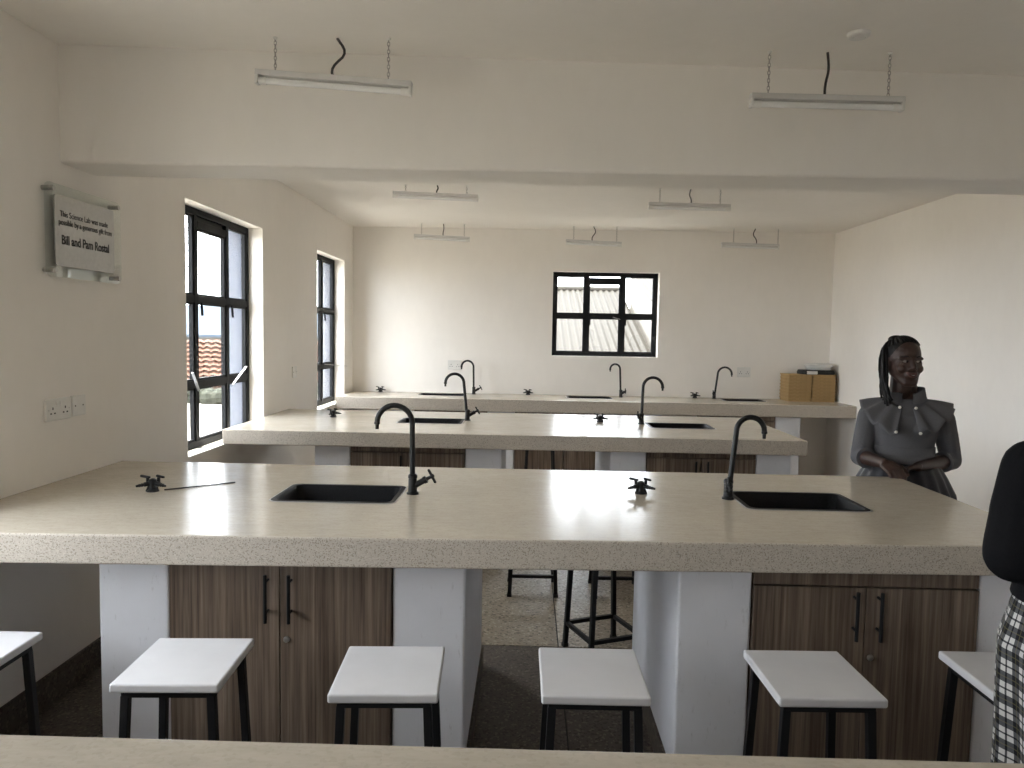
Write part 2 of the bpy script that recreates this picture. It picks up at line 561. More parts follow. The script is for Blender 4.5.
# ------------------------------------------------------------------ windows
FD = 0.12      # frame set back from the room face
def window(name, win, fn, cols, rows, label, vent_col=None, stays=()):
    u0, u1, z0, z1 = win
    c = fn((u0 + u1) / 2, FD, z0)
    w = thing(name, c, label, 'window', kind='structure')
    def fbox(a0, a1, b0, b1, d0=FD - 0.018, d1=FD + 0.022):
        p, q = fn(a0, d0, b0), fn(a1, d1, b1)
        lo = [min(p[k], q[k]) for k in range(3)]
        hi = [max(p[k], q[k]) for k in range(3)]
        return MB().box(lo[0], hi[0], lo[1], hi[1], lo[2], hi[2])
    b = 0.042
    fr = fbox(u0, u0 + b, z0, z1)
    for m_ in (fbox(u1 - b, u1, z0, z1), fbox(u0 + b, u1 - b, z0, z0 + b), fbox(u0 + b, u1 - b, z1 - b, z1)):
        fr.add(m_.v, m_.f)
    obj('frame', fr, 'frame', w, bevel=0.003)
    ub = [u0] + list(cols) + [u1]
    zb = [z0] + list(rows) + [z1]
    for cx in cols:
        obj('mullion', fbox(cx - 0.025, cx + 0.025, z0 + b, z1 - b), 'frame', w, bevel=0.003)
    for rz in rows:
        for i in range(len(ub) - 1):
            a0 = ub[i] + (b if i == 0 else 0.025)
            a1 = ub[i + 1] - (b if i == len(ub) - 2 else 0.025)
            obj('transom', fbox(a0, a1, rz - 0.022, rz + 0.022), 'frame', w, bevel=0.003)
    for i in range(len(ub) - 1):
        for j in range(len(zb) - 1):
            a0 = ub[i] + (b if i == 0 else 0.025)
            a1 = ub[i + 1] - (b if i == len(ub) - 2 else 0.025)
            b0 = zb[j] + (b if j == 0 else 0.022)
            b1 = zb[j + 1] - (b if j == len(zb) - 2 else 0.022)
            if vent_col == i and j == len(zb) - 2:
                obj('vent_bar', fbox(a0, a1, b1 - 0.075, b1 - 0.028), 'frame', w, bevel=0.003)
                obj('vent_flap', fbox(a0, a1, b1 - 0.028, b1 - (0.012 if len(rows) == 1 else 0.0), FD + 0.004, FD + 0.012), 'frame', w)
                b1 -= 0.075
            # putty edges and slim casement sash inside each opening
            s = fbox(a0, a0 + 0.012, b0, b1, FD - 0.010, FD + 0.012)
            for m_ in (fbox(a1 - 0.012, a1, b0, b1, FD - 0.010, FD + 0.012), fbox(a0, a1, b0, b0 + 0.012, FD - 0.010, FD + 0.012),
                       fbox(a0, a1, b1 - 0.012, b1, FD - 0.010, FD + 0.012)):
                s.add(m_.v, m_.f)
            obj('sash', s, 'frame', w)
            obj('pane', fbox(a0 + 0.012, a1 - 0.012, b0 + 0.012, b1 - 0.012, FD + 0.001, FD + 0.005), 'glass', w)
    for (a, za, e, ze, da, db) in stays:
        p, q = fn(a, da, za), fn(e, db, ze)
        obj('window_stay', MB().bar(p, q, 0.014, 0.005), 'steel', w)
    for i in range(len(cols)):
        p = fn(cols[i] + 0.04, FD - 0.03, rows[-1] - 0.02)
        q = fn(cols[i] + 0.04, FD - 0.035, rows[-1] - 0.10)
        obj('latch', MB().bar(p, q, 0.012, 0.012), 'frame', w)
    return w
left = lambda u, d, z: (XL - d, u, z)
back = lambda u, d, z: (u, YB + d, z)
window('window_1', W1, left, (4.49, 4.96), (1.19, 1.71), 'tall black steel window nearest the wall plaque, three panes wide', 1,
       [(4.98, 1.15, 5.17, 1.27, 0.085, 0.06), (4.47, 1.15, 4.33, 1.27, 0.085, 0.06)])
window('window_2', W2, left, (7.26,), (1.18, 1.73), 'narrower tall black steel window nearest the back corner', None,
       [(7.30, 1.20, 7.62, 1.17, 0.09, -0.05)])
window('window_3', WBK, back, (0.642, 1.032), (1.742,), 'wide black steel window of six panes in the back wall', 1,
       [(0.93, 1.735, 1.01, 1.71, 0.08, 0.06)])
window('window_4', W4, left, (1.48, 1.95), (1.19, 1.71), 'tall black steel window just outside the left edge of the photo', 1)
window('window_5', W5, left, (-1.39, -0.92), (1.19, 1.71), 'tall black steel window in the left wall behind the photographer', 1)

def portal(name, loc, sx, sy, direction):
    l = bpy.data.lights.new(name, 'AREA')
    l.shape = 'RECTANGLE'
    l.size, l.size_y = sx, sy
    l.energy = 1
    l.cycles.is_portal = True
    o = bpy.data.objects.new(name, l)
    o.location = loc
    d = Vector(direction)
    o.rotation_euler = d.to_track_quat('-Z', 'Z' if abs(d.z) < 0.5 else 'Y').to_euler()
    COL.objects.link(o)
for nm, w in (('sky_portal_a', W1), ('sky_portal_b', W2), ('sky_portal_c', W4), ('sky_portal_e', W5)):
    portal(nm, (XL - WALL_T - 0.03, (w[0] + w[1]) / 2, (w[2] + w[3]) / 2), w[1] - w[0], w[3] - w[2], (1, 0, 0))
portal('sky_portal_d', ((WBK[0] + WBK[1]) / 2, YB + WALL_T + 0.03, (WBK[2] + WBK[3]) / 2), WBK[1] - WBK[0], WBK[3] - WBK[2], (0, -1, 0))

# ------------------------------------------------------------------ outside
gr = obj('yard_ground', grid_solid([-60, XL - WALL_T, 3.6, 60], [-30, 0, 18.5, 22, 80], [],
         lambda u, v, w: (u, v, (-0.3 if v < 19 else -2.4) - 0.1 + w), 0, 0.1), 'ground')
tag(gr, 'dusty pale concrete yard outside the left windows', 'ground', kind='structure')

def corrugated(x0, x1, y0, z0, y1, z1, amp=0.016, per=0.115, n=6):
    mb = MB()
    cnt = int(round((x1 - x0) / per * n))
    rings = []
    for (y, z) in ((y0, z0), (y1, z1)):
        rings.append([(x0 + (x1 - x0) * i / cnt, y, z + amp * math.sin(2 * PI * (i / n))) for i in range(cnt + 1)])
    lower = [[(x, y, z - 0.006) for x, y, z in r] for r in rings]
    m = cnt + 1
    mb.loft(rings, closed=False, caps=False)
    mb.loft(lower, closed=False, caps=False)
    return mb
def shed(name, x0, x1, y0, z0, y1, z1, label, zg=-0.3, sheet=1.02):
    t = thing(name, ((x0 + x1) / 2, y0 + 0.3, zg), label, 'roof')
    k = int(math.ceil((x1 - x0) / sheet))
    for i in range(k):
        a, b = x0 + i * sheet, min(x1, x0 + (i + 1) * sheet)
        obj('roof_sheet', corrugated(a, b, y0, z0, y1, z1), 'roof_metal', t, smooth=180)
    cap_ = MB().tube([(x0, y1, z1 + 0.01), (x1, y1, z1 + 0.01)], 0.06, 10)
    obj('ridge_cap', cap_, 'roof_metal', t, smooth=60)
    obj('fascia', MB().box(x0 + 0.01, x1, y0 + 0.05, y0 + 0.08, z0 - 0.2, z0 - 0.03), 'white_render', t)
    wl = MB()
    wl.add([(x0 + 0.06, y0 + 0.3, zg), (x0 + 0.06, y1, zg), (x0 + 0.06, y1, z1 - 0.06), (x0 + 0.06, y0 + 0.3, z0 - 0.02),
            (x1 - 0.06, y0 + 0.3, zg), (x1 - 0.06, y1, zg), (x1 - 0.06, y1, z1 - 0.06), (x1 - 0.06, y0 + 0.3, z0 - 0.02)],
           [(0, 1, 2, 3), (4, 7, 6, 5), (0, 3, 7, 4), (1, 5, 6, 2), (3, 2, 6, 7), (0, 4, 5, 1)])
    obj('wall', wl, 'white_render', t)
    return t
shed('corrugated_shed', -2.1, 1.86, 10.4, 1.06, 15.0, 2.44, 'low cream corrugated metal roof filling the back window view')
shed('corrugated_shed', 1.90, 7.0, 9.7, 1.66, 14.4, 2.74, 'higher cream corrugated metal roof at the right of the back window')

def gable_house(name, cx, cy, w, d, zg, ze, zr, roofmat, label, tiles=False, rz=0.0):
    t = thing(name, (cx, cy, zg), label, 'house', rz=rz)
    wl = MB()
    wl.add([(-w / 2, -d / 2, 0), (w / 2, -d / 2, 0), (w / 2, d / 2, 0), (-w / 2, d / 2, 0),
            (-w / 2, -d / 2, ze - zg), (w / 2, -d / 2, ze - zg), (w / 2, d / 2, ze - zg), (-w / 2, d / 2, ze - zg),
            (-w / 2, 0, zr - zg - 0.1), (w / 2, 0, zr - zg - 0.1)],
           [(0, 1, 5, 4), (2, 3, 7, 6), (1, 2, 6, 9, 5), (3, 0, 4, 8, 7), (4, 5, 9, 8), (6, 7, 8, 9)])
    obj('wall', wl, 'white_render', t, local=True)
    for s in (-1, 1):
        e = d / 2 + 0.35
        sl = (zr - ze) / (d / 2)
        zedge = zr - sl * e
        rows = 10 if tiles else 1
        for k in range(rows):
            f0, f1 = k / rows, (k + 1) / rows
            ya, yb = s * e * (1 - f0), s * e * (1 - f1)
            za, zb = zedge + (zr - zedge) * f0 - zg, zedge + (zr - zedge) * f1 - zg
            x0, x1 = -w / 2 - 0.3, w / 2 + 0.3
            nn = int((x1 - x0) / 0.24) if tiles else 1
            mb = MB()
            if tiles:
                ring0, ring1 = [], []
                for i in range(nn * 4 + 1):
                    x = x0 + (x1 - x0) * i / (nn * 4)
                    b_ = 0.05 * abs(math.sin(PI * i / 4))
                    ring0.append((x, ya, za + b_ + 0.07))
                    ring1.append((x, yb, zb + b_))
                mb.loft([ring0, ring1], closed=False, caps=False)
                mb.loft([[(x, y, z - 0.05) for x, y, z in ring0], [(x, y, z - 0.05) for x, y, z in ring1]], closed=False, caps=False)
                obj('tile_course', mb, roofmat, t, local=True)
            else:
                mb.add([(x0, ya, za), (x1, ya, za), (x1, yb, zb), (x0, yb, zb), (x0, ya, za - 0.1), (x1, ya, za - 0.1), (x1, yb, zb - 0.1), (x0, yb, zb - 0.1)],
                       [(0, 1, 2, 3), (4, 7, 6, 5), (0, 4, 5, 1), (2, 6, 7, 3), (1, 5, 6, 2), (0, 3, 7, 4)])
                obj('roof_slope', mb, roofmat, t, local=True)
    for k in (-1, 1):
        obj('window', MB().box(k * w / 4 - 0.5, k * w / 4 + 0.5, -d / 2 - 0.03, -d / 2 + 0.02, 0.9, min(2.0, ze - zg - 0.1)), 'frame', t, local=True)
    return t
gable_house('tiled_house', -9.8, 23.2, 7.0, 4.4, -2.4, 0.0, 1.15, 'roof_tile', 'low house with terracotta tiled roof outside the left window', True, 0.35)
gable_house('far_house', -13.5, 31.0, 12.0, 5.0, -2.4, 1.45, 2.5, 'slate', 'far white house with blue grey roof behind the terracotta roof', False, 0.2)
hd = MB()
for i in range(70):
    hd.ell((-20 + i * 0.26, 18.1 + random.uniform(-0.25, 0.25), -0.12 + random.uniform(-0.1, 0.1)),
           (random.uniform(0.2, 0.36), random.uniform(0.2, 0.3), random.uniform(0.18, 0.30)), 8, 6)
tag(obj('hedge', hd, 'hedge'), 'low dark hedge at the far side of the yard', 'hedge', kind='stuff')
for k, dz in enumerate((0, 0.22)):
    pts = [(-22 + i * 0.92, 18.5 + 0.1 * i, 2.85 + dz + 0.012 * (i - 8) ** 2 * 0.3) for i in range(17)]
    tag(obj('power_line', MB().tube(pts, 0.015, 6), 'wire'),
        ('lower' if k == 0 else 'upper') + ' thin power line crossing the sky in the left window', 'wire')

# ------------------------------------------------------------------ lab benches
def slab(x0, x1, yf, yb, holes, zs, zt):
    """yf(x) front edge line; holes (x0,x1,y0,y1)"""
    xs = sorted({x0, x1} | {h[0] for h in holes} | {h[1] for h in holes})
    ys = [0.0] + sorted({h[2] for h in holes} | {h[3] for h in holes}) + [yb]
    fn = lambda u, v, w: (u, yf(u) if v == 0.0 else v, w)
    return grid_solid(xs, ys, holes, fn, zs, zt, 0, 1)

def bench(label, x0, x1, yf, yb, holes, pillars, py0, py1, zs=ZS, zt=H):
    t = thing('lab_bench', ((x0 + x1) / 2, (yf(0) + yb) / 2, 0), label, 'lab bench')
    obj('worktop', slab(x0, x1, yf, yb, holes, zs, zt), ['top', 'edge'], t, bevel=0.007, seg=3)
    for a, b in pillars:
        p = obj('pillar', MB().box(a, b, py0, py1, 0, zs), 'pillar', t, bevel=0.008)
        k = MB().box(a - 0.009, b + 0.009, py0 + 0.03, py1 + 0.009, 0, 0.10)
        obj('pillar_skirting', k, 'skirting', p)
    return t

SINKS1 = [(-0.945, -0.480, 2.672, 2.990), (0.825, 1.285, 2.708, 3.028)]
SINKS2 = [(-0.900, -0.448, 5.100, 5.410), (0.862, 1.312, 5.085, 5.400)]
SINKS3 = [(-1.137, -0.642, 7.680, 7.955), (0.425, 0.900, 7.670, 7.945), (2.060, 2.490, 7.670, 7.945)]
inset = lambda hs: [(a + 0.012, b - 0.012, c + 0.012, d - 0.012) for a, b, c, d in hs]
yf1 = lambda x: 2.172 + (x - XL) * 0.0329
bench('terrazzo topped bench carrying two sinks, nearest with stools', XL + 0.002, 1.730, yf1, 3.44, inset(SINKS1),
      [(-1.392, -1.160), (-0.423, -0.185), (0.502, 0.738), (1.462, 1.690)], 2.352, 3.30)
bench('middle terrazzo bench with two sinks between the two other sink benches', XL + 0.002, 1.752, lambda x: 4.598, 5.894, inset(SINKS2),
      [(-1.372, -1.140), (-0.388, -0.150), (0.545, 0.780), (1.486, 1.712)], 4.75, 5.74)
bench('long terrazzo wall bench with three sinks under the back window', XL + 0.002, XR - 0.002, lambda x: 7.367, YB - 0.002, inset(SINKS3),
      [(-1.372, -1.140), (-0.388, -0.118), (1.135, 1.370), (2.512, 2.765)], 7.47, YB - 0.02, ZS3, H3)
bench('bare terrazzo bench edge in the very foreground', XL + 0.002, 1.730, lambda x: 0.42, 1.092, [],
      [(-1.392, -1.160), (-0.423, -0.185), (0.502, 0.738), (1.462, 1.690)], 0.55, 1.00)

# cabinets -----------------------------------------------------------
def cabinet(label, x0, x1, yface, depth, ztop=ZS - 0.002, toprail=0.03, group=None):
    t = thing('base_cabinet', ((x0 + x1) / 2, yface + depth / 2, 0), label, 'cabinet', group)
    x0 += 0.004; x1 -= 0.004
    b = MB()
    yi = yface + 0.020
    b.box(x0, x0 + 0.016, yi, yface + depth, 0.0, ztop)
    b.box(x1 - 0.016, x1, yi, yface + depth, 0.0, ztop)
    b.box(x0 + 0.016, x1 - 0.016, yface + depth - 0.008, yface + depth, 0.0, ztop)
    b.box(x0 + 0.016, x1 - 0.016, yi, yface + depth - 0.008, 0.07, 0.086)
    b.box(x0 + 0.016, x1 - 0.016, yi + 0.03, yi + 0.046, 0.0, 0.07)
    obj('body', b, 'wood', t)
    obj('top_rail', MB().box(x0, x1, yface + 0.004, yi - 0.002, ztop - toprail, ztop), 'wood', t, bevel=0.002)
    mid = (x0 + x1) / 2
    for s in (-1, 1):
        a, c = (x0 + 0.001, mid - 0.0015) if s < 0 else (mid + 0.0015, x1 - 0.001)
        d = obj('door', MB().box(a, c, yface, yface + 0.018, 0.075, ztop - toprail - 0.004), 'wood', t, bevel=0.0015)
        hx = mid + s * 0.038
        h = MB()
        zt = ztop - 0.050 - 0.35 * toprail
        h.tube([(hx, yface - 0.030, zt), (hx, yface - 0.030, zt - 0.158)], 0.0058, 10)
        for dz in (0.024, 0.126):
            h.tube([(hx, yface - 0.030, zt - dz), (hx, yface + 0.002, zt - dz)], 0.0045, 8)
        obj('handle', h, 'black', d, smooth=40)
        if s > 0:
            obj('lock', MB().lathe((mid + 0.022, yface + 0.001, zt - 0.222), [(0.0001, 0.008), (0.005, 0.008), (0.0095, 0.006), (0.011, 0.0), (0.011, -0.004)], 16, axis=(0, -1, 0)), 'steel', d, smooth=40)
    return t
cabinet('wood laminate sink cabinet under the left half of the near bench', -1.160, -0.423, 2.345, 0.90, toprail=0.03)
cabinet('wood laminate sink cabinet under the right half of the near bench', 0.738, 1.462, 2.345, 0.90, toprail=0.062)
cabinet('wood laminate cabinet under the left sink of the middle bench', -1.140, -0.388, 4.745, 0.95, toprail=0.05)
cabinet('wood laminate cabinet under the right sink of the middle bench', 0.780, 1.486, 4.745, 0.95, toprail=0.05)
cabinet('wood laminate cabinet at the left end of the back bench', -1.140, -0.388, 7.462, 0.58, ZS3 - 0.002, toprail=0.05)
cabinet('wood laminate cabinet seen through the middle bench kneehole', -0.118, 0.385, 7.462, 0.58, ZS3 - 0.002, toprail=0.05)
cabinet('wood laminate cabinet right of the one in the middle bench kneehole', 0.385, 1.135, 7.462, 0.58, ZS3 - 0.002, toprail=0.05)
cabinet('wood laminate cabinet at the right end of the back bench', 1.85, 2.512, 7.462, 0.58, ZS3 - 0.002, toprail=0.05)

# sinks --------------------------------------------------------------
def sink(hole, label, H=H):
    x0, x1, y0, y1 = hole
    t = thing('inset_sink', ((x0 + x1) / 2, (y0 + y1) / 2, H), label, 'sink', 'black inset sinks')
    b = MB()
    rings = [rrect(x0, x1, y0, y1, 0.035, H + 0.0005), rrect(x0 + 0.001, x1 - 0.001, y0 + 0.001, y1 - 0.001, 0.035, H + 0.003),
             rrect(x0 + 0.017, x1 - 0.017, y0 + 0.017, y1 - 0.017, 0.03, H + 0.003),
             rrect(x0 + 0.022, x1 - 0.022, y0 + 0.022, y1 - 0.022, 0.03, H - 0.004),
             rrect(x0 + 0.032, x1 - 0.032, y0 + 0.032, y1 - 0.032, 0.04, H - 0.145),
             rrect(x0 + 0.055, x1 - 0.055, y0 + 0.055, y1 - 0.055, 0.04, H - 0.16)]
    low = [rrect(x0 + 0.050, x1 - 0.050, y0 + 0.050, y1 - 0.050, 0.04, H - 0.166),
           rrect(x0 + 0.026, x1 - 0.026, y0 + 0.026, y1 - 0.026, 0.04, H - 0.15),
           rrect(x0 + 0.0165, x1 - 0.0165, y0 + 0.0165, y1 - 0.0165, 0.03, H - 0.004)]
    n = len(rings[0])
    vs = [p for r in rings for p in r]
    fs = []
    for i in range(len(rings) - 1):
        for k in range(n):
            l = (k + 1) % n
            fs.append((i * n + k, i * n + l, (i + 1) * n + l, (i + 1) * n + k))
    fs.append(tuple((len(rings) - 1) * n + k for k in range(n)))
    b.add(vs, fs)
    obj('bowl', b, 'sink', t, smooth=40)
    e = MB()
    e.loft([rrect(x0 - 0.006, x1 + 0.006, y0 - 0.006, y1 + 0.006, 0.04, H + 0.0003),
            rrect(x0 - 0.004, x1 + 0.004, y0 - 0.004, y1 + 0.004, 0.038, H + 0.0018),
            rrect(x0 + 0.002, x1 - 0.002, y0 + 0.002, y1 - 0.002, 0.034, H + 0.0022)], caps=False)
    obj('sealant_edge', e, 'sinkrim', t)
    obj('drain', MB().lathe(((x0 + x1) / 2, (y0 + y1) / 2, H - 0.16), [(0.0001, 0.002), (0.012, 0.001), (0.03, 0.003), (0.036, 0.001), (0.038, -0.001)], 20), 'steel', t, smooth=40)
for h, l in zip(SINKS1, ('black sink left of the near bench, tap at its right end', 'black sink right of the near bench, tap at its left end')):
    sink(h, l)
for h, l in zip(SINKS2, ('black sink in the left half of the middle bench', 'black sink in the right half of the middle bench')):
    sink(h, l)
for h, l in zip(SINKS3, ('leftmost black sink of the back bench', 'middle black sink of the back bench, below the window', 'rightmost black sink of the back bench, near the boxes')):
    sink(h, l, H3)

# taps ---------------------------------------------------------------
def tap(x, y, sx, label, lean=0.0, valve=0.0, hgt=0.345, reach=0.138, H=H):
    """swan-neck lab tap; sx = -1 spout to -x, +1 to +x; lean = sideways lean of riser at its top (towards the spout)"""
    t = thing('swan_neck_tap', (x, y, H), label, 'tap', 'black swan neck lab taps')
    r = reach / 2
    zt = hgt - r
    P = lambda a, z, b=0.0: (sx * (a + lean * z / zt), b, z)
    body = MB().lathe((0, 0, 0), [(0.0001, 0), (0.024, 0), (0.024, 0.006), (0.0185, 0.010), (0.0175, 0.035), (0.0165, 0.062), (0.0185, 0.064), (0.0185, 0.074), (0.013, 0.080), (0.0001, 0.080)], 20)
    obj('body', body, 'tap', t, smooth=40, local=True)
    pts = [P(0, 0.07), P(0, 0.12), P(0, 0.18), P(0, zt * 0.85), P(0, zt)]
    for k in range(1, 15):
        a = PI * k / 15 * 0.98
        pts.append((sx * (lean + r - r * math.cos(a)), 0, zt + r * math.sin(a) * 1.02))
    ex = pts[-1]
    pts.append((ex[0] + sx * 0.002, 0, ex[2] - 0.016))
    sp = obj('spout', MB().tube(pts, 0.0105, 14), 'tap', t, smooth=50, local=True)
    e = pts[-1]
    obj('nozzle', MB().lathe((e[0], 0, e[2]), [(0.0001, 0.003), (0.0115, 0.003), (0.0118, -0.006), (0.0075, -0.009), (0.0068, -0.026), (0.0001, -0.026)], 14), 'tap', sp, smooth=40, local=True)
    d = Vector((math.cos(valve) * -sx, math.sin(valve), 0.55)).normalized()
    o = Vector((0, 0, 0.030))
    v = MB().cap(o, o + d * 0.055, 0.013, 0.012, 14)
    v.tube([o + d * 0.05, o + d * 0.062], 0.0145, 14)
    v.tube([o + d * 0.062, o + d * 0.082], 0.007, 12)
    vb = obj('valve_branch', v, 'tap', t, smooth=50, local=True)
    side = d.cross(Vector((0, 1, 0) if abs(d.y) < 0.7 else (1, 0, 0))).normalized()
    c = o + d * 0.086
    hnd = MB().cap(c - side * 0.026, c + side * 0.026, 0.0055, 0.0055, 10)
    hnd.ell(c, 0.010, 12, 8)
    obj('lever', hnd, 'tap', vb, smooth=60, local=True)
tap(-0.438, 2.852, -1, 'black swan neck tap right of the near left sink', 0.003)
tap(0.797, 2.885, 1, 'black swan neck tap left of the near right sink', 0.024, -1.35, 0.322, 0.108)
tap(-0.425, 5.335, -1, 'black swan neck tap at the left sink of the middle bench', 0.028, 0.3, 0.335, 0.135)
tap(0.830, 5.320, 1, 'black swan neck tap at the right sink of the middle bench', 0.006, -1.1, 0.335, 0.140)
tap(-0.568, 7.950, -1, 'black swan neck tap at the leftmost back bench sink', 0.006, 0.2, 0.358, 0.130, H3)
tap(1.010, 7.930, -1, 'black swan neck tap beside the sink below the back window', 0.014, -1.0, 0.352, 0.105, H3)
tap(2.005, 7.930, 1, 'black swan neck tap at the back bench sink nearest the boxes', 0.030, -1.2, 0.338, 0.150, H3)

# gas valves ---------------------------------------------------------
def gas_valve():
    t = thing('gas_tap', (0, 0, H), 'proto', 'gas tap', 'black twin gas taps on the benches')
    obj('turret', MB().lathe((0, 0, 0), [(0.0001, 0), (0.021, 0), (0.021, 0.004), (0.013, 0.009), (0.011, 0.022), (0.014, 0.028), (0.0135, 0.040), (0.006, 0.045), (0.0001, 0.046)], 18), 'tap', t, smooth=40, local=True)
    for s in (-1, 1):
        d = Vector((s * 0.86, -0.45, -0.12)).normalized()
        o = Vector((s * 0.006, 0, 0.028))
        n = MB().tube([o, o + d * 0.022, o + d * 0.023, o + d * 0.030, o + d * 0.031, o + d * 0.038, o + d * 0.039, o + d * 0.048],
                      [0.0085, 0.008, 0.0055, 0.0068, 0.0048, 0.0062, 0.0045, 0.004], 12)
        obj('hose_nozzle', n, 'tap', t, smooth=50, local=True)
        k = Vector((s * 0.018, 0.004, 0.028))
        kn = MB().tube([k, k + Vector((0, 0, 0.020))], 0.0055, 10)
        e = k + Vector((0, 0, 0.022))
        kn.cap(e + Vector((-0.02 if s < 0 else -0.004, 0, 0.003)), e + Vector((0.006 if s < 0 else 0.016, 0, -0.002)), 0.0048, 0.0042, 10)
        obj('lever', kn, 'tap', t, smooth=50, local=True)
        f = MB().cap((s * 0.018, -0.006, 0.003), (s * 0.010, 0, 0.02), 0.004, 0.006, 10)
        obj('foot', f, 'tap', t, smooth=50, local=True)
    return t
gv = gas_valve()
for i, (x, y, rz, l) in enumerate([
        (-1.437, 2.800, 0.15, 'black gas tap on the near bench with thin wire beside it'),
        (0.466, 2.950, 0.0, 'black gas tap on the near bench between its two sinks'),
        (-1.417, 5.385, 0.9, 'black gas tap on the middle bench near the left wall'),
        (0.541, 5.400, 0.1, 'black gas tap on the middle bench between its sinks'),
        (-1.590, 8.010, 0.4, 'black gas tap at the left end of the back bench'),
        (0.016, 7.990, 0.1, 'black gas tap on the back bench left of the window'),
        (1.815, 8.000, 0.1, 'black gas tap on the back bench right of the window')]):
    o = gv if i == 0 else copy_tree(gv)
    o.location = (x, y, H if y < 7 else H3)
    o.rotation_euler.z = rz
    o.scale = (1.12, 1.12, 1.12)
    o['label'] = l
tag(obj('thin_wire', MB().tube([(-1.398, 2.812, H + 0.004), (-1.30, 2.895, H + 0.003), (-1.19, 2.985, H + 0.003)], 0.0026, 8), 'cable', base=(-1.3, 2.9, H)),
    'thin straight wire lying on the near bench beside the left gas tap', 'wire')

# ------------------------------------------------------------------ stools
def make_stool():
    t = thing('lab_stool', (0, 0, 0), 'proto', 'stool')
    obj('seat', MB().box(-0.142, 0.142, -0.137, 0.163, 0.575, 0.600), 'stool', t, bevel=0.006, seg=3, local=True)
    ap = MB()
    ax, ay, oy = 0.112, 0.116, 0.013
    for s in (-1, 1):
        ap.box(-ax - 0.01, ax + 0.01, oy + s * ay - 0.01, oy + s * ay + 0.01, 0.552, 0.572)
        ap.box(s * ax - 0.01, s * ax + 0.01, oy - ay + 0.01, oy + ay - 0.01, 0.552, 0.572)
    obj('seat_frame', ap, 'black', t, local=True)
    foot = lambda sx, sy, z: Vector((sx * (ax + 0.024 * (1 - z / 0.57)), oy + sy * (ay + 0.018 * (1 - z / 0.57)), z))
    for sx in (-1, 1):
        for sy in (-1, 1):
            l = obj('leg', MB().bar(foot(sx, sy, 0.008), foot(sx, sy, 0.556), 0.022, 0.022, up=(1, 0, 0)), 'black', t, local=True, bevel=0.002)
            p = foot(sx, sy, 0)
            obj('rubber_foot', MB().box(p.x - 0.013, p.x + 0.013, p.y - 0.013, p.y + 0.013, 0.0, 0.018), 'slot', l, local=True)
    z = 0.12
    for s in (-1, 1):
        obj('stretcher', MB().bar(foot(-1, s, z), foot(1, s, z), 0.018, 0.018), 'black', t, local=True)
        obj('stretcher', MB().bar(foot(s, -1, z), foot(s, 1, z), 0.018, 0.018), 'black', t, local=True)
    return t
st = make_stool()
spots = [
    (-1.600, 2.010, 0.02, 'white topped stool cut off by the left edge of the photo', 'stools along the near bench'),
    (-0.942, 1.997, 0.05, 'white topped stool in front of the left cabinet doors', 'stools along the near bench'),
    (-0.362, 1.974, 0.05, 'white topped stool in front of the white pillar beside the left cabinet', 'stools along the near bench'),
    (0.194, 1.994, 0.01, 'white topped stool in front of the open kneehole', 'stools along the near bench'),
    (0.809, 2.015, 0.03, 'white topped stool in front of the right cabinet doors', 'stools along the near bench'),
    (1.398, 2.040, 0.0, 'white topped stool half hidden by the plaid skirt', 'stools along the near bench'),
    (0.395, 3.480, 0.40, 'stool with black leg ring standing just behind the near bench kneehole', 'stools behind the near bench'),
    (0.055, 4.362, 0.02, 'stool at the middle bench, its legs left in the kneehole view', 'stools at the middle bench'),
    (0.555, 4.362, 0.02, 'stool at the middle bench, its legs partly behind the pillar', 'stools at the middle bench'),
    (0.130, 6.620, 0.02, 'stool behind the middle bench, two black legs showing in its kneehole', 'stools behind the middle bench'),
]
for i, (x, y, rz, l, g) in enumerate(spots):
    o = st if i == 0 else copy_tree(st)
    o.location = (x, y, 0)
    o.rotation_euler.z = rz
    o['label'] = l
    o['group'] = g

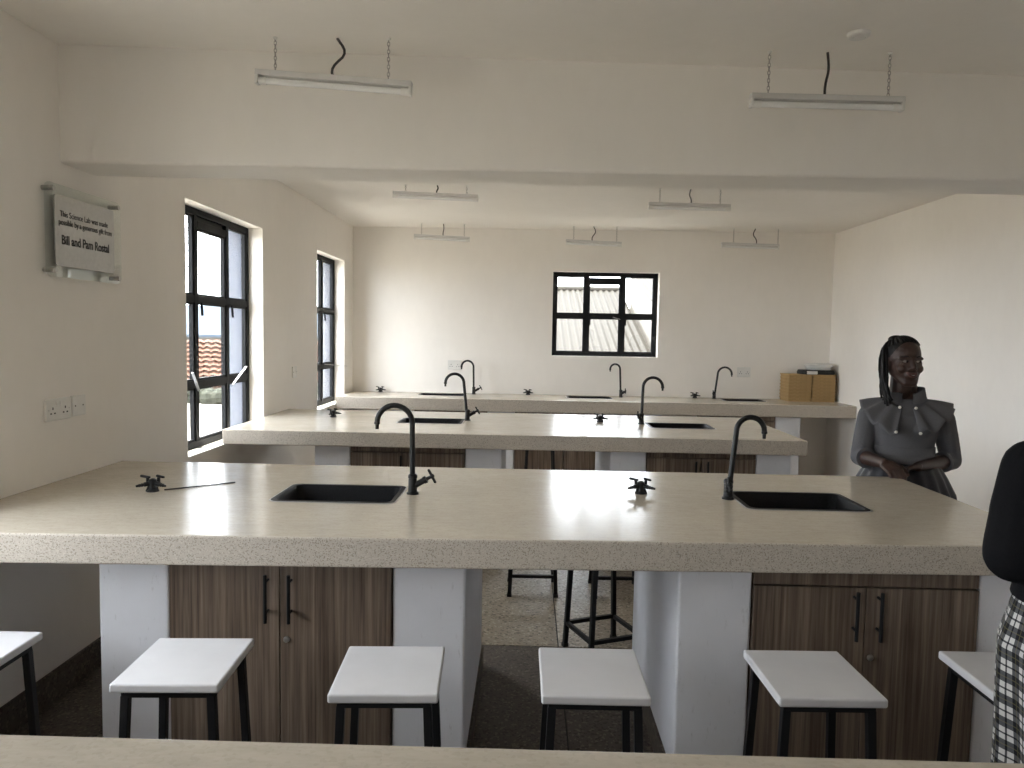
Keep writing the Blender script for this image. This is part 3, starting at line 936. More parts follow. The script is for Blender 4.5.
# ------------------------------------------------------------------ ceiling lights
def chain(p, q, links):
    mb = MB()
    p, q = Vector(p), Vector(q)
    d = (q - p) / links
    for k in range(links):
        c = p + d * (k + 0.5)
        hl_ = d.length * 0.66
        ax = Vector((1, 0, 0)) if k % 2 else Vector((0, 1, 0))
        pts = [c + Vector((0, 0, 1)) * (hl_ * math.sin(a)) + ax * (0.005 * math.cos(a)) for a in [2 * PI * i / 10 for i in range(10)]]
        mb.tube(pts, 0.0016, 5, closed=True)
    return mb
def tube_light(x0, z0, x1, z1, y, hooks, wire, label):
    """batten from (x0,z0) to (x1,z1) at depth y; z is the batten top"""
    t = thing('hanging_tube_light', ((x0 + x1) / 2, y, (z0 + z1) / 2), label, 'ceiling light', 'tube lights hung on chains')
    p, q = Vector((x0, y, z0 - 0.011)), Vector((x1, y, z1 - 0.011))
    d = (q - p).normalized()
    b = MB().bar(p, q, 0.038, 0.022)
    obj('batten', b, 'batten', t, bevel=0.003)
    dn = Vector((0, 0, -1))
    a, c = p + dn * 0.028, q + dn * 0.028
    obj('tube', MB().tube([a + d * 0.035, c - d * 0.035], 0.0125, 16), 'tube', t, smooth=50)
    for e, s in ((p, 1), (q, -1)):
        h = MB().bar(e + d * (s * 0.0) + dn * 0.017, e + d * (s * 0.012) + dn * 0.017, 0.036, 0.052)
        obj('end_cap', h, 'white_plastic', t, bevel=0.002)
        obj('lamp_holder', MB().tube([e + d * (s * 0.012) + dn * 0.028, e + d * (s * 0.042) + dn * 0.028], 0.015, 14), 'white_plastic', t, smooth=50)
    for hx in hooks:
        f = (hx - x0) / (x1 - x0)
        zb = z0 + (z1 - z0) * f
        n = max(4, int((ZC - zb) / 0.014))
        obj('chain', chain((hx, y, ZC), (hx, y, zb), n), 'chain', t, smooth=60)
        obj('ceiling_hook', MB().lathe((hx, y, ZC), [(0.0001, -0.008), (0.006, -0.008), (0.009, -0.003), (0.009, 0.0)], 12), 'white_plastic', t)
    wx, wig = wire
    f = (wx - x0) / (x1 - x0)
    zb = z0 + (z1 - z0) * f
    h = ZC - zb
    pts = [(wx + wig * math.sin(k / 10 * PI * 1.6) * (1 - abs(k / 10 - 0.5)), y + 0.004, ZC - h * k / 10) for k in range(11)]
    obj('supply_cable', MB().tube(pts, 0.0052, 8), 'cable', t, smooth=180)
tube_light(-1.077, 2.540, -0.467, 2.500, 2.940, (-1.001, -0.559), (-0.760, 0.035), 'hanging tube light at upper left in front of the beam')
tube_light(0.868, 2.500, 1.472, 2.491, 3.035, (0.938, 1.411), (1.167, 0.008), 'hanging tube light at upper right in front of the beam')
tube_light(-1.058, 2.615, -0.401, 2.594, 5.780, (-0.961, -0.488), (-0.717, 0.008), 'hanging tube light at left just behind the beam')
tube_light(0.912, 2.560, 1.538, 2.552, 5.800, (0.998, 1.460), (1.234, -0.010), 'hanging tube light at right just behind the beam')
tube_light(-1.205, 2.555, -0.619, 2.533, 7.800, (-1.127, -0.679), (-0.898, 0.006), 'leftmost hanging tube light near the back wall')
tube_light(0.382, 2.527, 0.963, 2.508, 7.830, (0.463, 0.911), (0.669, 0.025), 'hanging tube light above the back window')
tube_light(1.997, 2.519, 2.594, 2.507, 7.830, (2.123, 2.582), (2.348, -0.025), 'rightmost hanging tube light near the back wall')
rose = thing('ceiling_junction_box', (1.206, 2.850, ZC), 'small round white junction box on the near ceiling', 'junction box')
obj('cover', MB().lathe((1.206, 2.850, ZC), [(0.0001, -0.016), (0.034, -0.016), (0.040, -0.011), (0.041, 0.0)], 24), 'white_plastic', rose, smooth=40)
for s in (-1, 1):
    obj('screw', MB().lathe((1.206 + s * 0.022, 2.850, ZC - 0.016), [(0.0001, -0.002), (0.004, -0.002), (0.005, 0.001)], 10), 'steel', rose)

# ------------------------------------------------------------------ plaque
pl = thing('wall_plaque', (XL, 3.195, 1.92), 'silver engraved plaque on a clear acrylic sheet fixed to the left wall', 'plaque')
def yz_plate(y0, y1, z0, z1, xa, xb, r):
    a = rrect(y0, y1, z0, z1, r, 0)
    return MB().loft([[(xa, p.x, p.y) for p in a], [(xb, p.x, p.y) for p in a]])
obj('acrylic_sheet', yz_plate(2.878, 3.410, 1.728, 2.095, XL + 0.028, XL + 0.034, 0.03), 'acrylic', pl)
obj('metal_plate', yz_plate(2.926, 3.345, 1.771, 2.053, XL + 0.034, XL + 0.039, 0.012), 'plate', pl, bevel=0.001)
for yy in (2.912, 3.374):
    for zz in (1.752, 2.072):
        obj('standoff', MB().lathe((XL, yy, zz), [(0.0001, 0), (0.010, 0), (0.010, 0.036), (0.011, 0.037), (0.011, 0.046), (0.0095, 0.048), (0.0001, 0.048)], 18, axis=(1, 0, 0)), 'steel', pl, smooth=40)
def lettering(text, yc, zc, h, width, bold, parent):
    cu = bpy.data.curves.new('lettering', 'FONT')
    cu.body = text
    cu.align_x = 'CENTER'
    cu.align_y = 'CENTER'
    cu.size = h
    cu.extrude = 0.0004
    cu.offset = bold
    tmp = bpy.data.objects.new('tmp', cu)
    COL.objects.link(tmp)
    dg = bpy.context.evaluated_depsgraph_get()
    me = bpy.data.meshes.new_from_object(tmp.evaluated_get(dg))
    xs = [v.co.x for v in me.vertices]
    k = width / (max(xs) - min(xs))
    bx = XL + 0.0394
    for v in me.vertices:
        x, y, z = v.co
        v.co = Vector((bx + z, yc + x * k, zc + y)) - BASE[parent.name]
    bpy.data.objects.remove(tmp)
    me.materials.clear()
    me.name = 'lettering'
    return obj('lettering', me, 'ink', parent)
plate_o = [c for c in pl.children if c.name.startswith('metal_plate')][0]
lettering('This Science Lab was made', 3.127, 1.980, 0.034, 0.338, 0.0, plate_o)
lettering('possible by a generous gift from', 3.138, 1.947, 0.034, 0.376, 0.0, plate_o)
lettering('Bill and Pam Rostal', 3.134, 1.876, 0.052, 0.336, 0.0011, plate_o)

# ------------------------------------------------------------------ sockets and switch plates
def socket(name, fn, u0, u1, z0, z1, label, cat, sockets=0, rockers=0):
    c = fn((u0 + u1) / 2, 0, (z0 + z1) / 2)
    t = thing(name, c, label, cat)
    def fb(a0, a1, d0, d1, b0, b1):
        p, q = fn(a0, d0, b0), fn(a1, d1, b1)
        lo = [min(p[k], q[k]) for k in range(3)]
        hi = [max(p[k], q[k]) for k in range(3)]
        return MB().box(lo[0], hi[0], lo[1], hi[1], lo[2], hi[2])
    pt = obj('face_plate', fb(u0, u1, -0.012, 0.0, z0, z1), 'white_plastic', t, bevel=0.004)
    w = u1 - u0
    for k in range(sockets):
        cu_ = u0 + w * (0.25 + 0.5 * k) if sockets == 2 else (u0 + u1) / 2
        zc = z0 + (z1 - z0) * 0.34
        for du, dz, hw, hh in ((0, 0.020, 0.0028, 0.005), (-0.012, 0, 0.0045, 0.0028), (0.012, 0, 0.0045, 0.0028)):
            obj('pin_slot', fb(cu_ + du - hw, cu_ + du + hw, -0.0128, -0.0118, zc + dz - hh, zc + dz + hh), 'slot', pt)
        sw = u0 + w * (0.42 + 0.16 * k) if sockets == 2 else cu_
        obj('rocker_switch', fb(sw - 0.005, sw + 0.005, -0.0155, -0.0115, z1 - 0.028, z1 - 0.012), 'white_plastic', pt, bevel=0.001)
    for k in range(rockers):
        cu_ = u0 + w * (k + 0.5) / rockers
        obj('rocker_switch', fb(cu_ - 0.009, cu_ + 0.009, -0.0165, -0.0115, (z0 + z1) / 2 - 0.014, (z0 + z1) / 2 + 0.014), 'white_plastic', pt, bevel=0.0015)
    for k in (0.09, 0.91):
        if sockets == 0 and rockers == 0:
            k = 0.22 if k < 0.5 else 0.78
        p = u0 + w * k
        obj('screw', fb(p - 0.003, p + 0.003, -0.0127, -0.0115, (z0 + z1) / 2 - 0.003, (z0 + z1) / 2 + 0.003), 'slot' if sockets == 0 else 'steel', pt)
socket('double_socket', left, 2.886, 3.046, 1.148, 1.238, 'white double power socket on the left wall under the plaque', 'socket', 2)
socket('blank_plate', left, 3.054, 3.150, 1.152, 1.240, 'white blank plate beside the double socket on the left wall', 'wall plate')
socket('light_switch', left, 5.985, 6.090, 1.142, 1.236, 'white switch plate on the wall between the two left windows', 'switch', 0, 1)
socket('double_socket', back, -0.866, -0.720, 1.130, 1.236, 'white double socket on the back wall behind the leftmost tap', 'socket', 2)
socket('double_socket', back, 2.282, 2.428, 1.108, 1.214, 'white double socket on the back wall near the boxes', 'socket', 2)

# ------------------------------------------------------------------ boxes on the back bench
def flat_box(x0, x1, y0, y1, z0, z1, label, group):
    t = thing('flat_carton', ((x0 + x1) / 2, (y0 + y1) / 2, z0), label, 'box', group)
    zl = z0 + (z1 - z0) * 0.62
    obj('tray', MB().box(x0 + 0.006, x1 - 0.006, y0 + 0.006, y1 - 0.006, z0, zl), 'card', t, bevel=0.001)
    obj('lid', MB().box(x0, x1, y0, y1, zl, z1 - 0.0006), 'card', t, bevel=0.002)
NB = 8
hb = 0.284 / NB
order = ['bottom', 'second', 'third', 'fourth', 'fifth', 'sixth', 'seventh', 'top']
for s, (x0, x1) in enumerate(((2.742, 2.985), (2.989, 3.232))):
    for k in range(NB):
        jx, jy = random.uniform(-0.003, 0.003), random.uniform(-0.006, 0.006)
        side = 'left' if s == 0 else 'right'
        pos = order[k] + (' carton' if k in (0, NB - 1) else ' carton from the bottom')
        flat_box(x0 + jx * (0.4), x1 + jx * 0.4, 7.79 + jy * 0.6, 8.07 + jy * 0.6, H3 + k * hb, H3 + (k + 1) * hb,
                 pos + ' of the %s brown carton stack on the back bench' % side, 'flat brown cartons in the %s stack' % side)
ZT = H3 + 0.284
lap = thing('black_case', (3.07, 7.93, ZT), 'flat black case lying on top of the right carton stack', 'case')
obj('shell', MB().loft([rrect(2.905, 3.235, 7.815, 8.055, 0.045, ZT), rrect(2.900, 3.240, 7.81, 8.06, 0.05, ZT + 0.02), rrect(2.91, 3.23, 7.82, 8.05, 0.045, ZT + 0.046)]), 'black', lap, smooth=40)
obj('flap', MB().loft([rrect(2.935, 3.045, 7.798, 7.86, 0.02, ZT + 0.003), rrect(2.935, 3.045, 7.798, 7.86, 0.02, ZT + 0.036)]), 'white_plastic', lap, bevel=0.004)
wb = thing('white_container', (3.10, 7.94, ZT + 0.046), 'rounded white plastic container on top of the black case', 'container')
obj('tub', MB().loft([rrect(3.00, 3.205, 7.85, 8.03, 0.04, ZT + 0.047), rrect(2.98, 3.22, 7.835, 8.045, 0.05, ZT + 0.088)]), 'white_plastic', wb, smooth=40)
obj('lid', MB().loft([rrect(2.975, 3.225, 7.83, 8.05, 0.05, ZT + 0.088), rrect(2.975, 3.225, 7.83, 8.05, 0.05, ZT + 0.10), rrect(3.005, 3.195, 7.86, 8.02, 0.045, ZT + 0.116)]), 'batten', wb, smooth=40)

# ------------------------------------------------------------------ people
def remeshed(mb, voxel, smooth_iter=6, factor=0.5):
    me = mb.mesh('tmp_body')
    o = bpy.data.objects.new('tmp_body', me)
    COL.objects.link(o)
    r = o.modifiers.new('r', 'REMESH')
    r.mode = 'VOXEL'
    r.voxel_size = voxel
    r.use_smooth_shade = True
    if smooth_iter:
        s = o.modifiers.new('s', 'SMOOTH')
        s.iterations = smooth_iter
        s.factor = factor
    dg = bpy.context.evaluated_depsgraph_get()
    out = bpy.data.meshes.new_from_object(o.evaluated_get(dg))
    bpy.data.objects.remove(o)
    bpy.data.meshes.remove(me)
    out.polygons.foreach_set('use_smooth', [True] * len(out.polygons))
    return out

def head_blobs(mb, Mh):
    P = lambda x, y, z: Mh @ Vector((x, y, z))
    R = Mh.to_3x3()
    mb.ell(P(0, 0.016, 0.032), (0.074, 0.092, 0.086), 24, 16, R)
    mb.ell(P(0, -0.018, -0.028), (0.063, 0.068, 0.076), 24, 16, R)
    for s in (-1, 1):
        mb.cap(P(s * 0.050, 0.005, -0.045), P(s * 0.016, -0.052, -0.096), 0.024, 0.022)
        mb.ell(P(s * 0.037, -0.056, -0.030), (0.025, 0.024, 0.024), 14, 10, R)
        mb.ell(P(s * 0.012, -0.086, -0.031), 0.0105, 12, 8)
        mb.ell(P(s * 0.076, 0.014, -0.012), (0.010, 0.022, 0.031), 14, 10, R)
        mb.cap(P(s * 0.012, -0.076, 0.020), P(s * 0.050, -0.062, 0.018), 0.010, 0.009)
        mb.cap(P(s * 0.018, -0.0745, -0.0065), P(s * 0.045, -0.0665, -0.0055), 0.0075, 0.006)
    mb.ell(P(0, -0.060, -0.099), (0.024, 0.018, 0.018), 14, 10, R)
    mb.cap(P(0, -0.078, 0.012), P(0, -0.097, -0.024), 0.008, 0.0125)
    mb.ell(P(0, -0.070, -0.062), (0.034, 0.017, 0.022), 16, 10, R)
    mb.cap(P(0, 0.022, -0.060), P(0, 0.032, -0.135), 0.051, 0.052)

def head_parts(t, body, Mh, smile=True, earring=True):
    P = lambda x, y, z: Mh @ Vector((x, y, z))
    R = Mh.to_3x3()
    for s in (-1, 1):
        e = obj('eye', MB().ell(P(s * 0.0305, -0.0745, 0.0045), (0.0135, 0.0085, 0.0068), 16, 10, R), 'eye', body, smooth=180, local=True)
        obj('iris', MB().ell(P(s * 0.0305 + 0.004, -0.0805, 0.0045), (0.0066, 0.0034, 0.0062), 12, 8, R), 'iris', body, smooth=180, local=True)
        lid = MB().tube([P(s * (0.0165 + 0.0045 * k), -0.0790 + abs(k - 2.6) ** 2 * 0.0009 + 0.0012 * k, 0.0085 + 0.0028 * math.sin(PI * (k + 0.3) / 6.6)) for k in range(7)], 0.0022, 8)
        obj('eyelid', lid, 'skin', body, smooth=180, local=True)
        br = MB().tube([P(s * (0.014 + 0.0065 * k), -0.0865 + 0.0009 * k * k, 0.0235 + 0.006 * math.sin(PI * k / 6.5)) for k in range(7)], [0.0016, 0.0028, 0.003, 0.0029, 0.0026, 0.002, 0.0012], 8)
        obj('eyebrow', br, 'hair', body, smooth=180, local=True)
    for up in (1, -1):
        pts, rs = [], []
        for k in range(9):
            a = (k - 4) / 4
            z = -0.0555 + (0.0065 * a * a if up > 0 else -0.0125 * (1 - a * a) + 0.0065 * a * a)
            pts.append(P(0.027 * a, -0.0885 + 0.013 * a * a, z))
            rs.append(0.0024 + (0.0032 if up > 0 else 0.0045) * (1 - a * a))
        obj('lip', MB().tube(pts, rs, 10), 'lips', body, smooth=180, local=True)
    pts = [P(0.019 * (k - 3) / 3, -0.0872 + 0.009 * ((k - 3) / 3) ** 2, -0.0622 + 0.005 * ((k - 3) / 3) ** 2) for k in range(7)]
    obj('teeth', MB().tube(pts, [0.002, 0.0036, 0.0042, 0.0045, 0.0042, 0.0036, 0.002], 8), 'teeth', body, smooth=180, local=True)

def hand(mb, wrist, d, n, thumb_side, curl, size=1.0):
    """palm from wrist along d, back of hand normal n; curl = finger bend per joint"""
    d, n = Vector(d).normalized(), Vector(n).normalized()
    s = d.cross(n).normalized() * thumb_side
    n = (n - d * n.dot(d)).normalized()
    w = Vector(wrist)
    L = 0.082 * size
    lens = [(0.040, 0.024, 0.019), (0.045, 0.028, 0.020), (0.041, 0.026, 0.019), (0.032, 0.019, 0.016)]
    for k in range(4):
        off = s * ((1.5 - k) * 0.0185 * size)
        base = w + d * 0.012 + off * 0.75
        kn = w + d * (L - abs(k - 1.2) * 0.004) + off
        mb.cap(base, kn, 0.0145, 0.0105, 10)
        p, dd = kn, d
        for j in range(3):
            ang = curl[j] * (1 + 0.06 * k)
            dd = (Matrix.Rotation(-ang, 3, s * thumb_side) @ dd) if False else (dd * math.cos(ang) - n0(n, d, dd) * math.sin(ang)).normalized()
            q = p + dd * lens[k][j] * size
            mb.cap(p, q, (0.0093, 0.0085, 0.0078)[j] * size, (0.0086, 0.0078, 0.0068)[j] * size, 10)
            p = q
    tb = w + d * 0.025 + s * 0.024
    t1 = tb + (d * 0.75 + s * 0.6 - n * 0.25).normalized() * 0.040
    t2 = t1 + (d * 0.95 + s * 0.05 - n * 0.35).normalized() * 0.030
    t3 = t2 + (d * 0.95 - s * 0.25 - n * 0.4).normalized() * 0.022
    mb.cap(tb, t1, 0.0145, 0.0105, 10)
    mb.cap(t1, t2, 0.0100, 0.0088, 10)
    mb.cap(t2, t3, 0.0088, 0.0072, 10)
def n0(n, d, dd):
    """normal of the current phalanx in the plane of d and n"""
    c, s = dd.dot(d), dd.dot(n)
    return (n * c - d * s).normalized()

def ering(cx, cy, z, rx, ry, n=40, fold=0.0, k=0, ph=0.0):
    return [Vector((cx + (rx + fold * math.sin(k * a + ph)) * math.cos(a), cy + (ry + fold * math.sin(k * a + ph)) * math.sin(a), z))
            for a in [2 * PI * i / n for i in range(n)]]

def person(loc, label, arms, Hz, head_yaw, rz=0.0, head_x=0.0):
    """arms: [(shoulder, elbow, wrist, hand dir, hand normal, thumb side, curl)]; Hz = head centre height"""
    t = thing('person', loc, label, 'person', rz=rz)
    k = Hz / 1.425
    Mh = Matrix.Translation((head_x, -0.045, Hz)) @ Matrix.Rotation(head_yaw, 4, 'Z') @ Matrix.Rotation(-0.03, 4, 'X')
    b = MB()
    head_blobs(b, Mh)
    b.cap((0, 0.005, 1.30 * k), (0, 0.012, 1.215 * k), 0.047, 0.058)
    b.loft([ering(0, 0.01, z * k, rx, ry, 28) for z, rx, ry in
            ((0.78, 0.150, 0.115), (0.86, 0.150, 0.120), (0.97, 0.112, 0.090), (1.05, 0.120, 0.095), (1.13, 0.132, 0.105), (1.19, 0.140, 0.085), (1.225, 0.09, 0.065))])
    for s in (-1, 1):
        hip, knee, ank = (s * 0.085, 0.01, 0.82 * k), (s * 0.085, -0.005, 0.45 * k), (s * 0.08, 0.02, 0.08)
        b.cap(hip, knee, 0.085, 0.052)
        b.cap(knee, (s * 0.085, 0.025, 0.30), 0.050, 0.050)
        b.cap((s * 0.085, 0.025, 0.30), ank, 0.050, 0.033)
        b.cap(ank, (s * 0.085, -0.10, 0.045), 0.036, 0.026)
        b.cap(ank, (s * 0.08, 0.035, 0.045), 0.034, 0.030)
    for sh, el, wr, hd, hn, ts, cl in arms:
        b.cap(sh, el, 0.044, 0.038)
        mid = Vector(el).lerp(Vector(wr), 0.35)
        b.cap(el, mid, 0.038, 0.036)
        b.cap(mid, wr, 0.036, 0.023)
        hand(b, wr, hd, hn, ts, cl)
    body = obj('body', remeshed(b, 0.0042, 4), 'skin', t, local=True)
    head_parts(t, body, Mh)
    # shoes
    for s in (-1, 1):
        sh = MB()
        sh.cap((s * 0.082, 0.045, 0.033), (s * 0.086, -0.125, 0.030), 0.038, 0.034)
        sh.box(s * 0.084 - 0.035, s * 0.084 + 0.035, -0.15, 0.078, 0.0, 0.016)
        obj('shoe', remeshed(sh, 0.007, 2), 'shoe', t, local=True)
    # hair cap with rows
    h = MB()
    P = lambda x, y, z: Mh @ Vector((x, y, z))
    R = Mh.to_3x3()
    h.ell(P(0, 0.026, 0.042), (0.0775, 0.092, 0.084), 28, 18, R)
    h.ell(P(0, 0.050, 0.000), (0.070, 0.066, 0.070), 24, 14, R)
    hair = obj('hair', remeshed(h, 0.005, 4), 'hair', t, local=True)
    tgt = Vector((-0.15, 0.45, 0.88)).normalized()
    for i in range(11):
        ph = (i - 5) / 5 * 1.45
        el = 0.80 - 0.42 * abs((i - 5) / 5) ** 1.5
        st_ = Vector((math.sin(ph) * math.cos(el), -math.cos(ph) * math.cos(el), math.sin(el)))
        pts = []
        for j in range(11):
            q = st_.lerp(tgt, j / 10).normalized()
            pts.append(P(q.x * 0.0790, 0.026 + q.y * 0.0935, 0.042 + q.z * 0.0855))
        obj('cornrow', MB().tube(pts, [0.0035] + [0.0055] * 10, 8), 'hair', hair, smooth=180, local=True)
    return t, body, hair, Mh, k

# --- woman in the slate dress behind the near bench corner
LOC = Vector((1.884, 3.700, 0))
RZ = -0.40
inv = Matrix.Rotation(-RZ, 3, 'Z')
to_local = lambda x, y, z: tuple(inv @ (Vector((x, y, z)) - LOC))
dir_local = lambda x, y, z: tuple(inv @ Vector((x, y, z)))
RA = dict(sh=(-0.162, 0.005, 1.150), el=to_local(1.694, 3.750, 0.945), wr=to_local(1.697, 3.492, 0.950))
LA = dict(sh=(0.162, 0.005, 1.150), el=to_local(2.138, 3.730, 0.935), wr=to_local(1.862, 3.520, 0.935))
lady, body, hair, Mh, _ = person(LOC, 'woman in slate grey ruffled dress resting her hands on the bench corner', [
    (RA['sh'], RA['el'], RA['wr'], dir_local(0.10, -1.0, -0.22), dir_local(-0.30, -0.10, 1.0), -1, (0.75, 0.9, 0.6)),
    (LA['sh'], LA['el'], LA['wr'], dir_local(-0.92, -0.42, -0.06), dir_local(-0.1, 0.35, 0.9), 1, (0.25, 0.35, 0.25))], 1.425, 0.36, RZ, -0.018)
d = MB()
d.loft([ering(0, 0.005, z, rx, ry, 40) for z, rx, ry in
        ((0.80, 0.195, 0.160), (0.88, 0.172, 0.145), (0.945, 0.146, 0.124), (0.985, 0.134, 0.114), (1.02, 0.134, 0.113), (1.07, 0.142, 0.124), (1.125, 0.152, 0.136),
         (1.165, 0.160, 0.126), (1.190, 0.158, 0.106), (1.222, 0.125, 0.085), (1.245, 0.080, 0.070))])
for s in (-1, 1):
    d.ell((s * 0.064, -0.085, 1.118), (0.056, 0.052, 0.052), 18, 12)
for A in (RA, LA):
    sh, el, wr = Vector(A['sh']), Vector(A['el']), Vector(A['wr'])
    d.cap(sh, sh.lerp(el, 0.5), 0.055, 0.053)
    d.cap(sh.lerp(el, 0.5), el, 0.053, 0.048)
    q = el.lerp(wr, 0.26)
    ax = (wr - el).normalized()
    d.tube([el - ax * 0.01, el.lerp(q, 0.5), q], [0.047, 0.048, 0.050], 20)
dress = obj('dress', remeshed(d, 0.0055, 5), 'dress', lady, local=True)
for A in (RA, LA):
    el, wr = Vector(A['el']), Vector(A['wr'])
    q = el.lerp(wr, 0.245)
    ax = (wr - el).normalized()
    obj('sleeve_hem', MB().tube([q - ax * 0.012, q - ax * 0.010, q + ax * 0.006, q + ax * 0.008], [0.045, 0.0505, 0.0515, 0.046], 28), 'dress', dress, smooth=50, local=True)
wbd = MB()
wbd.loft([ering(0, 0.005, z, rx, ry, 48) for z, rx, ry in ((0.972, 0.134, 0.114), (0.973, 0.1395, 0.1195), (1.010, 0.1390, 0.1180), (1.011, 0.134, 0.113))], caps=False)
obj('waistband', wbd, 'dress', dress, smooth=50, local=True)
sk_ = MB()
sk_.loft([ering(0, 0.005, z, rx, ry, 120, fd, 20) for z, rx, ry, fd in
          ((0.935, 0.154, 0.132, 0.0), (0.86, 0.196, 0.165, 0.004), (0.78, 0.232, 0.190, 0.009), (0.68, 0.250, 0.210, 0.013), (0.56, 0.268, 0.230, 0.016), (0.46, 0.280, 0.242, 0.018))], caps=False)
obj('skirt', sk_, 'skirt', lady, smooth=180, local=True)
# stand collar, flounce, buttons
col_ = MB()
def oring(z, rx, ry, cy, a0=-PI / 2 + 0.30, a1=1.5 * PI - 0.30, n=48):
    return [Vector((rx * math.cos(a0 + (a1 - a0) * i / n), cy + ry * math.sin(a0 + (a1 - a0) * i / n), z)) for i in range(n + 1)]
rs_ = [oring(1.228, 0.098, 0.084, 0.0), oring(1.262, 0.086, 0.078, -0.004), oring(1.302, 0.078, 0.074, -0.006), oring(1.305, 0.073, 0.069, -0.006), oring(1.262, 0.078, 0.070, -0.004)]
fn_ = [[Vector((p.x, p.y, p.z - 0.038 * max(0, -p.y / 0.08) ** 2)) for p in r] for r in rs_]
col_.loft(fn_, closed=False, caps=False)
obj('stand_collar', col_, 'dress', dress, smooth=180, local=True)
fl_ = MB()
NA, NR = 150, 9
grid = []
for j in range(NR):
    f = j / (NR - 1)
    row = []
    for i in range(NA + 1):
        u = i / NA
        a = -PI / 2 + 0.24 + (2 * PI - 0.48) * u
        ca, sa = math.cos(a), math.sin(a)
        frontness = max(0.0, -sa)
        rx = 0.088 + f * 0.120
        ry = 0.078 + f * (0.098 if sa < 0 else 0.075)
        amp = 0.024 * f
        w = math.sin(u * 2 * PI * 12) * amp
        z = 1.246 - 0.038 * frontness ** 2 - f * (0.018 + 0.090 * frontness) - 0.012 * f * f + w * (0.55 + 0.2 * frontness)
        rr = 1.0 + w * 0.7
        row.append(Vector((rx * rr * ca, -0.004 + ry * rr * sa - 0.020 * f * frontness - (0.012 * frontness), z)))
    grid.append(row)
fl_.loft(grid, closed=False, caps=False)
fo = obj('ruffle_collar', fl_, 'dress', dress, smooth=180, local=True)
sd = fo.modifiers.new('thick', 'SOLIDIFY')
sd.thickness = 0.003
for x, y, z in ((-0.034, -0.108, 1.208), (0.036, -0.108, 1.208), (-0.050, -0.205, 1.097), (0.052, -0.205, 1.097)):
    obj('button', MB().ell((x, y, z), (0.0075, 0.006, 0.0075), 14, 10), 'pearl', dress, smooth=180, local=True)
# ponytail braids hanging at her right side
P = lambda x, y, z: Mh @ Vector((x, y, z))
obj('bun', MB().ell(P(-0.02, 0.055, 0.112), (0.038, 0.036, 0.022), 18, 12), 'hair', hair, smooth=180, local=True)
for i in range(11):
    a = i / 10
    pts = [P(-0.020, 0.055, 0.118), P(-0.050 - 0.01 * a, 0.055, 0.112 - 0.006 * a), P(-0.082 - 0.008 * math.sin(i), 0.055 - 0.025 * a, 0.070),
           P(-0.096 - 0.010 * math.sin(i * 1.7), 0.045 - 0.045 * a, 0.0), P(-0.097 - 0.010 * math.sin(i * 2.3), 0.035 - 0.055 * a, -0.075),
           P(-0.090 - 0.010 * math.cos(i * 1.9), 0.030 - 0.075 * a, -0.135 - 0.03 * math.sin(i * 2.9) ** 2), P(-0.086 - 0.008 * math.cos(i * 2.9), 0.022 - 0.085 * a, -0.180 - 0.035 * math.sin(i * 1.3) ** 2)]
    fine = []
    for k in range(len(pts) - 1):
        for m_ in range(4):
            fine.append(pts[k].lerp(pts[k + 1], m_ / 4))
    fine.append(pts[-1])
    for _ in range(3):
        fine = [fine[0]] + [(fine[k - 1] + fine[k] * 2 + fine[k + 1]) / 4 for k in range(1, len(fine) - 1)] + [fine[-1]]
    obj('braid', MB().tube(fine, [0.0058 + 0.0008 * math.sin(k * 2.4) for k in range(len(fine))], 8), 'hair', hair, smooth=180, local=True)
er = MB().cap(P(-0.082, -0.006, -0.045), P(-0.083, -0.008, -0.078), 0.0025, 0.0045, 10)
obj('earring', er, 'steel', body, smooth=180, local=True)

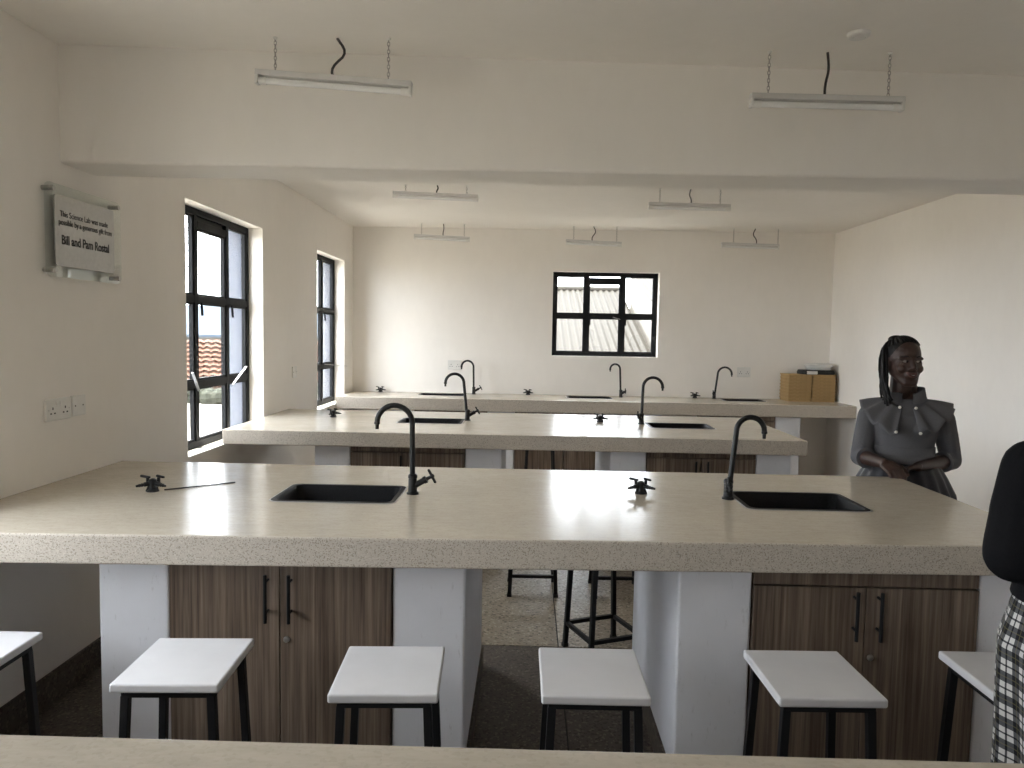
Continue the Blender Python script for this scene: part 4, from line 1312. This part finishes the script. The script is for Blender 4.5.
# --- person at the right edge in black sweater and plaid skirt
LOC2 = Vector((1.262, 1.600, 0))
A1 = ((-0.168, 0.0, 1.262), (-0.188, 0.015, 1.068), (0.030, -0.165, 1.085))
A2 = ((0.168, 0.0, 1.262), (0.195, 0.010, 1.058), (-0.030, -0.185, 1.045))
p2, body2, hair2, Mh2, k2 = person(LOC2, 'person in black sweater and plaid skirt cut off at the right edge', [
    (A1[0], A1[1], A1[2], (1.0, -0.10, 0.1), (0.05, -0.9, 0.3), -1, (0.25, 0.3, 0.2)),
    (A2[0], A2[1], A2[2], (-1.0, 0.02, 0.05), (0.0, -0.9, 0.3), 1, (0.25, 0.3, 0.2))], 1.52, 0.3)
s2 = MB()
s2.loft([ering(0, 0.005, z, rx, ry, 40) for z, rx, ry in
         ((0.965, 0.178, 0.145), (1.00, 0.172, 0.140), (1.10, 0.168, 0.142), (1.18, 0.178, 0.148), (1.25, 0.190, 0.130), (1.285, 0.178, 0.108), (1.312, 0.13, 0.090), (1.335, 0.075, 0.070))])
for sh, el, wr in (A1, A2):
    sh, el, wr = Vector(sh), Vector(el), Vector(wr)
    s2.cap(sh, sh.lerp(el, 0.55), 0.062, 0.065)
    s2.cap(sh.lerp(el, 0.55), el, 0.064, 0.062)
    s2.cap(el, el.lerp(wr, 0.55), 0.060, 0.052)
    s2.cap(el.lerp(wr, 0.55), el.lerp(wr, 0.93), 0.052, 0.040)
sw = obj('sweater', remeshed(s2, 0.0065, 5), 'sweater', p2, local=True)
pk = MB()
prof = [(1.00, 0.160, 0.130, 0.0), (0.94, 0.174, 0.150, 0.001), (0.86, 0.194, 0.166, 0.004), (0.76, 0.190, 0.168, 0.007), (0.62, 0.180, 0.168, 0.010), (0.45, 0.178, 0.168, 0.012), (0.30, 0.182, 0.172, 0.014)]
N2 = 144
pk.loft([ering(0, 0.005, z, rx, ry, N2, fd, 11, 0.6) for z, rx, ry, fd in prof], caps=False)
ps = obj('skirt', pk, 'plaid', p2, smooth=180, local=True)
uvl = ps.data.uv_layers.new(name='UVMap')
for poly in ps.data.polygons:
    angs = []
    for li in poly.loop_indices:
        co = ps.data.vertices[ps.data.loops[li].vertex_index].co
        angs.append(math.atan2(co.y, co.x))
    wrap = max(angs) - min(angs) > PI
    for li, a in zip(poly.loop_indices, angs):
        co = ps.data.vertices[ps.data.loops[li].vertex_index].co
        if wrap and a < 0:
            a += 2 * PI
        uvl.data[li].uv = ((a + PI) * 0.215 + 0.25 * (co.z - 1.0) * math.sin(a * 2) * 0.2, co.z * 1.0)
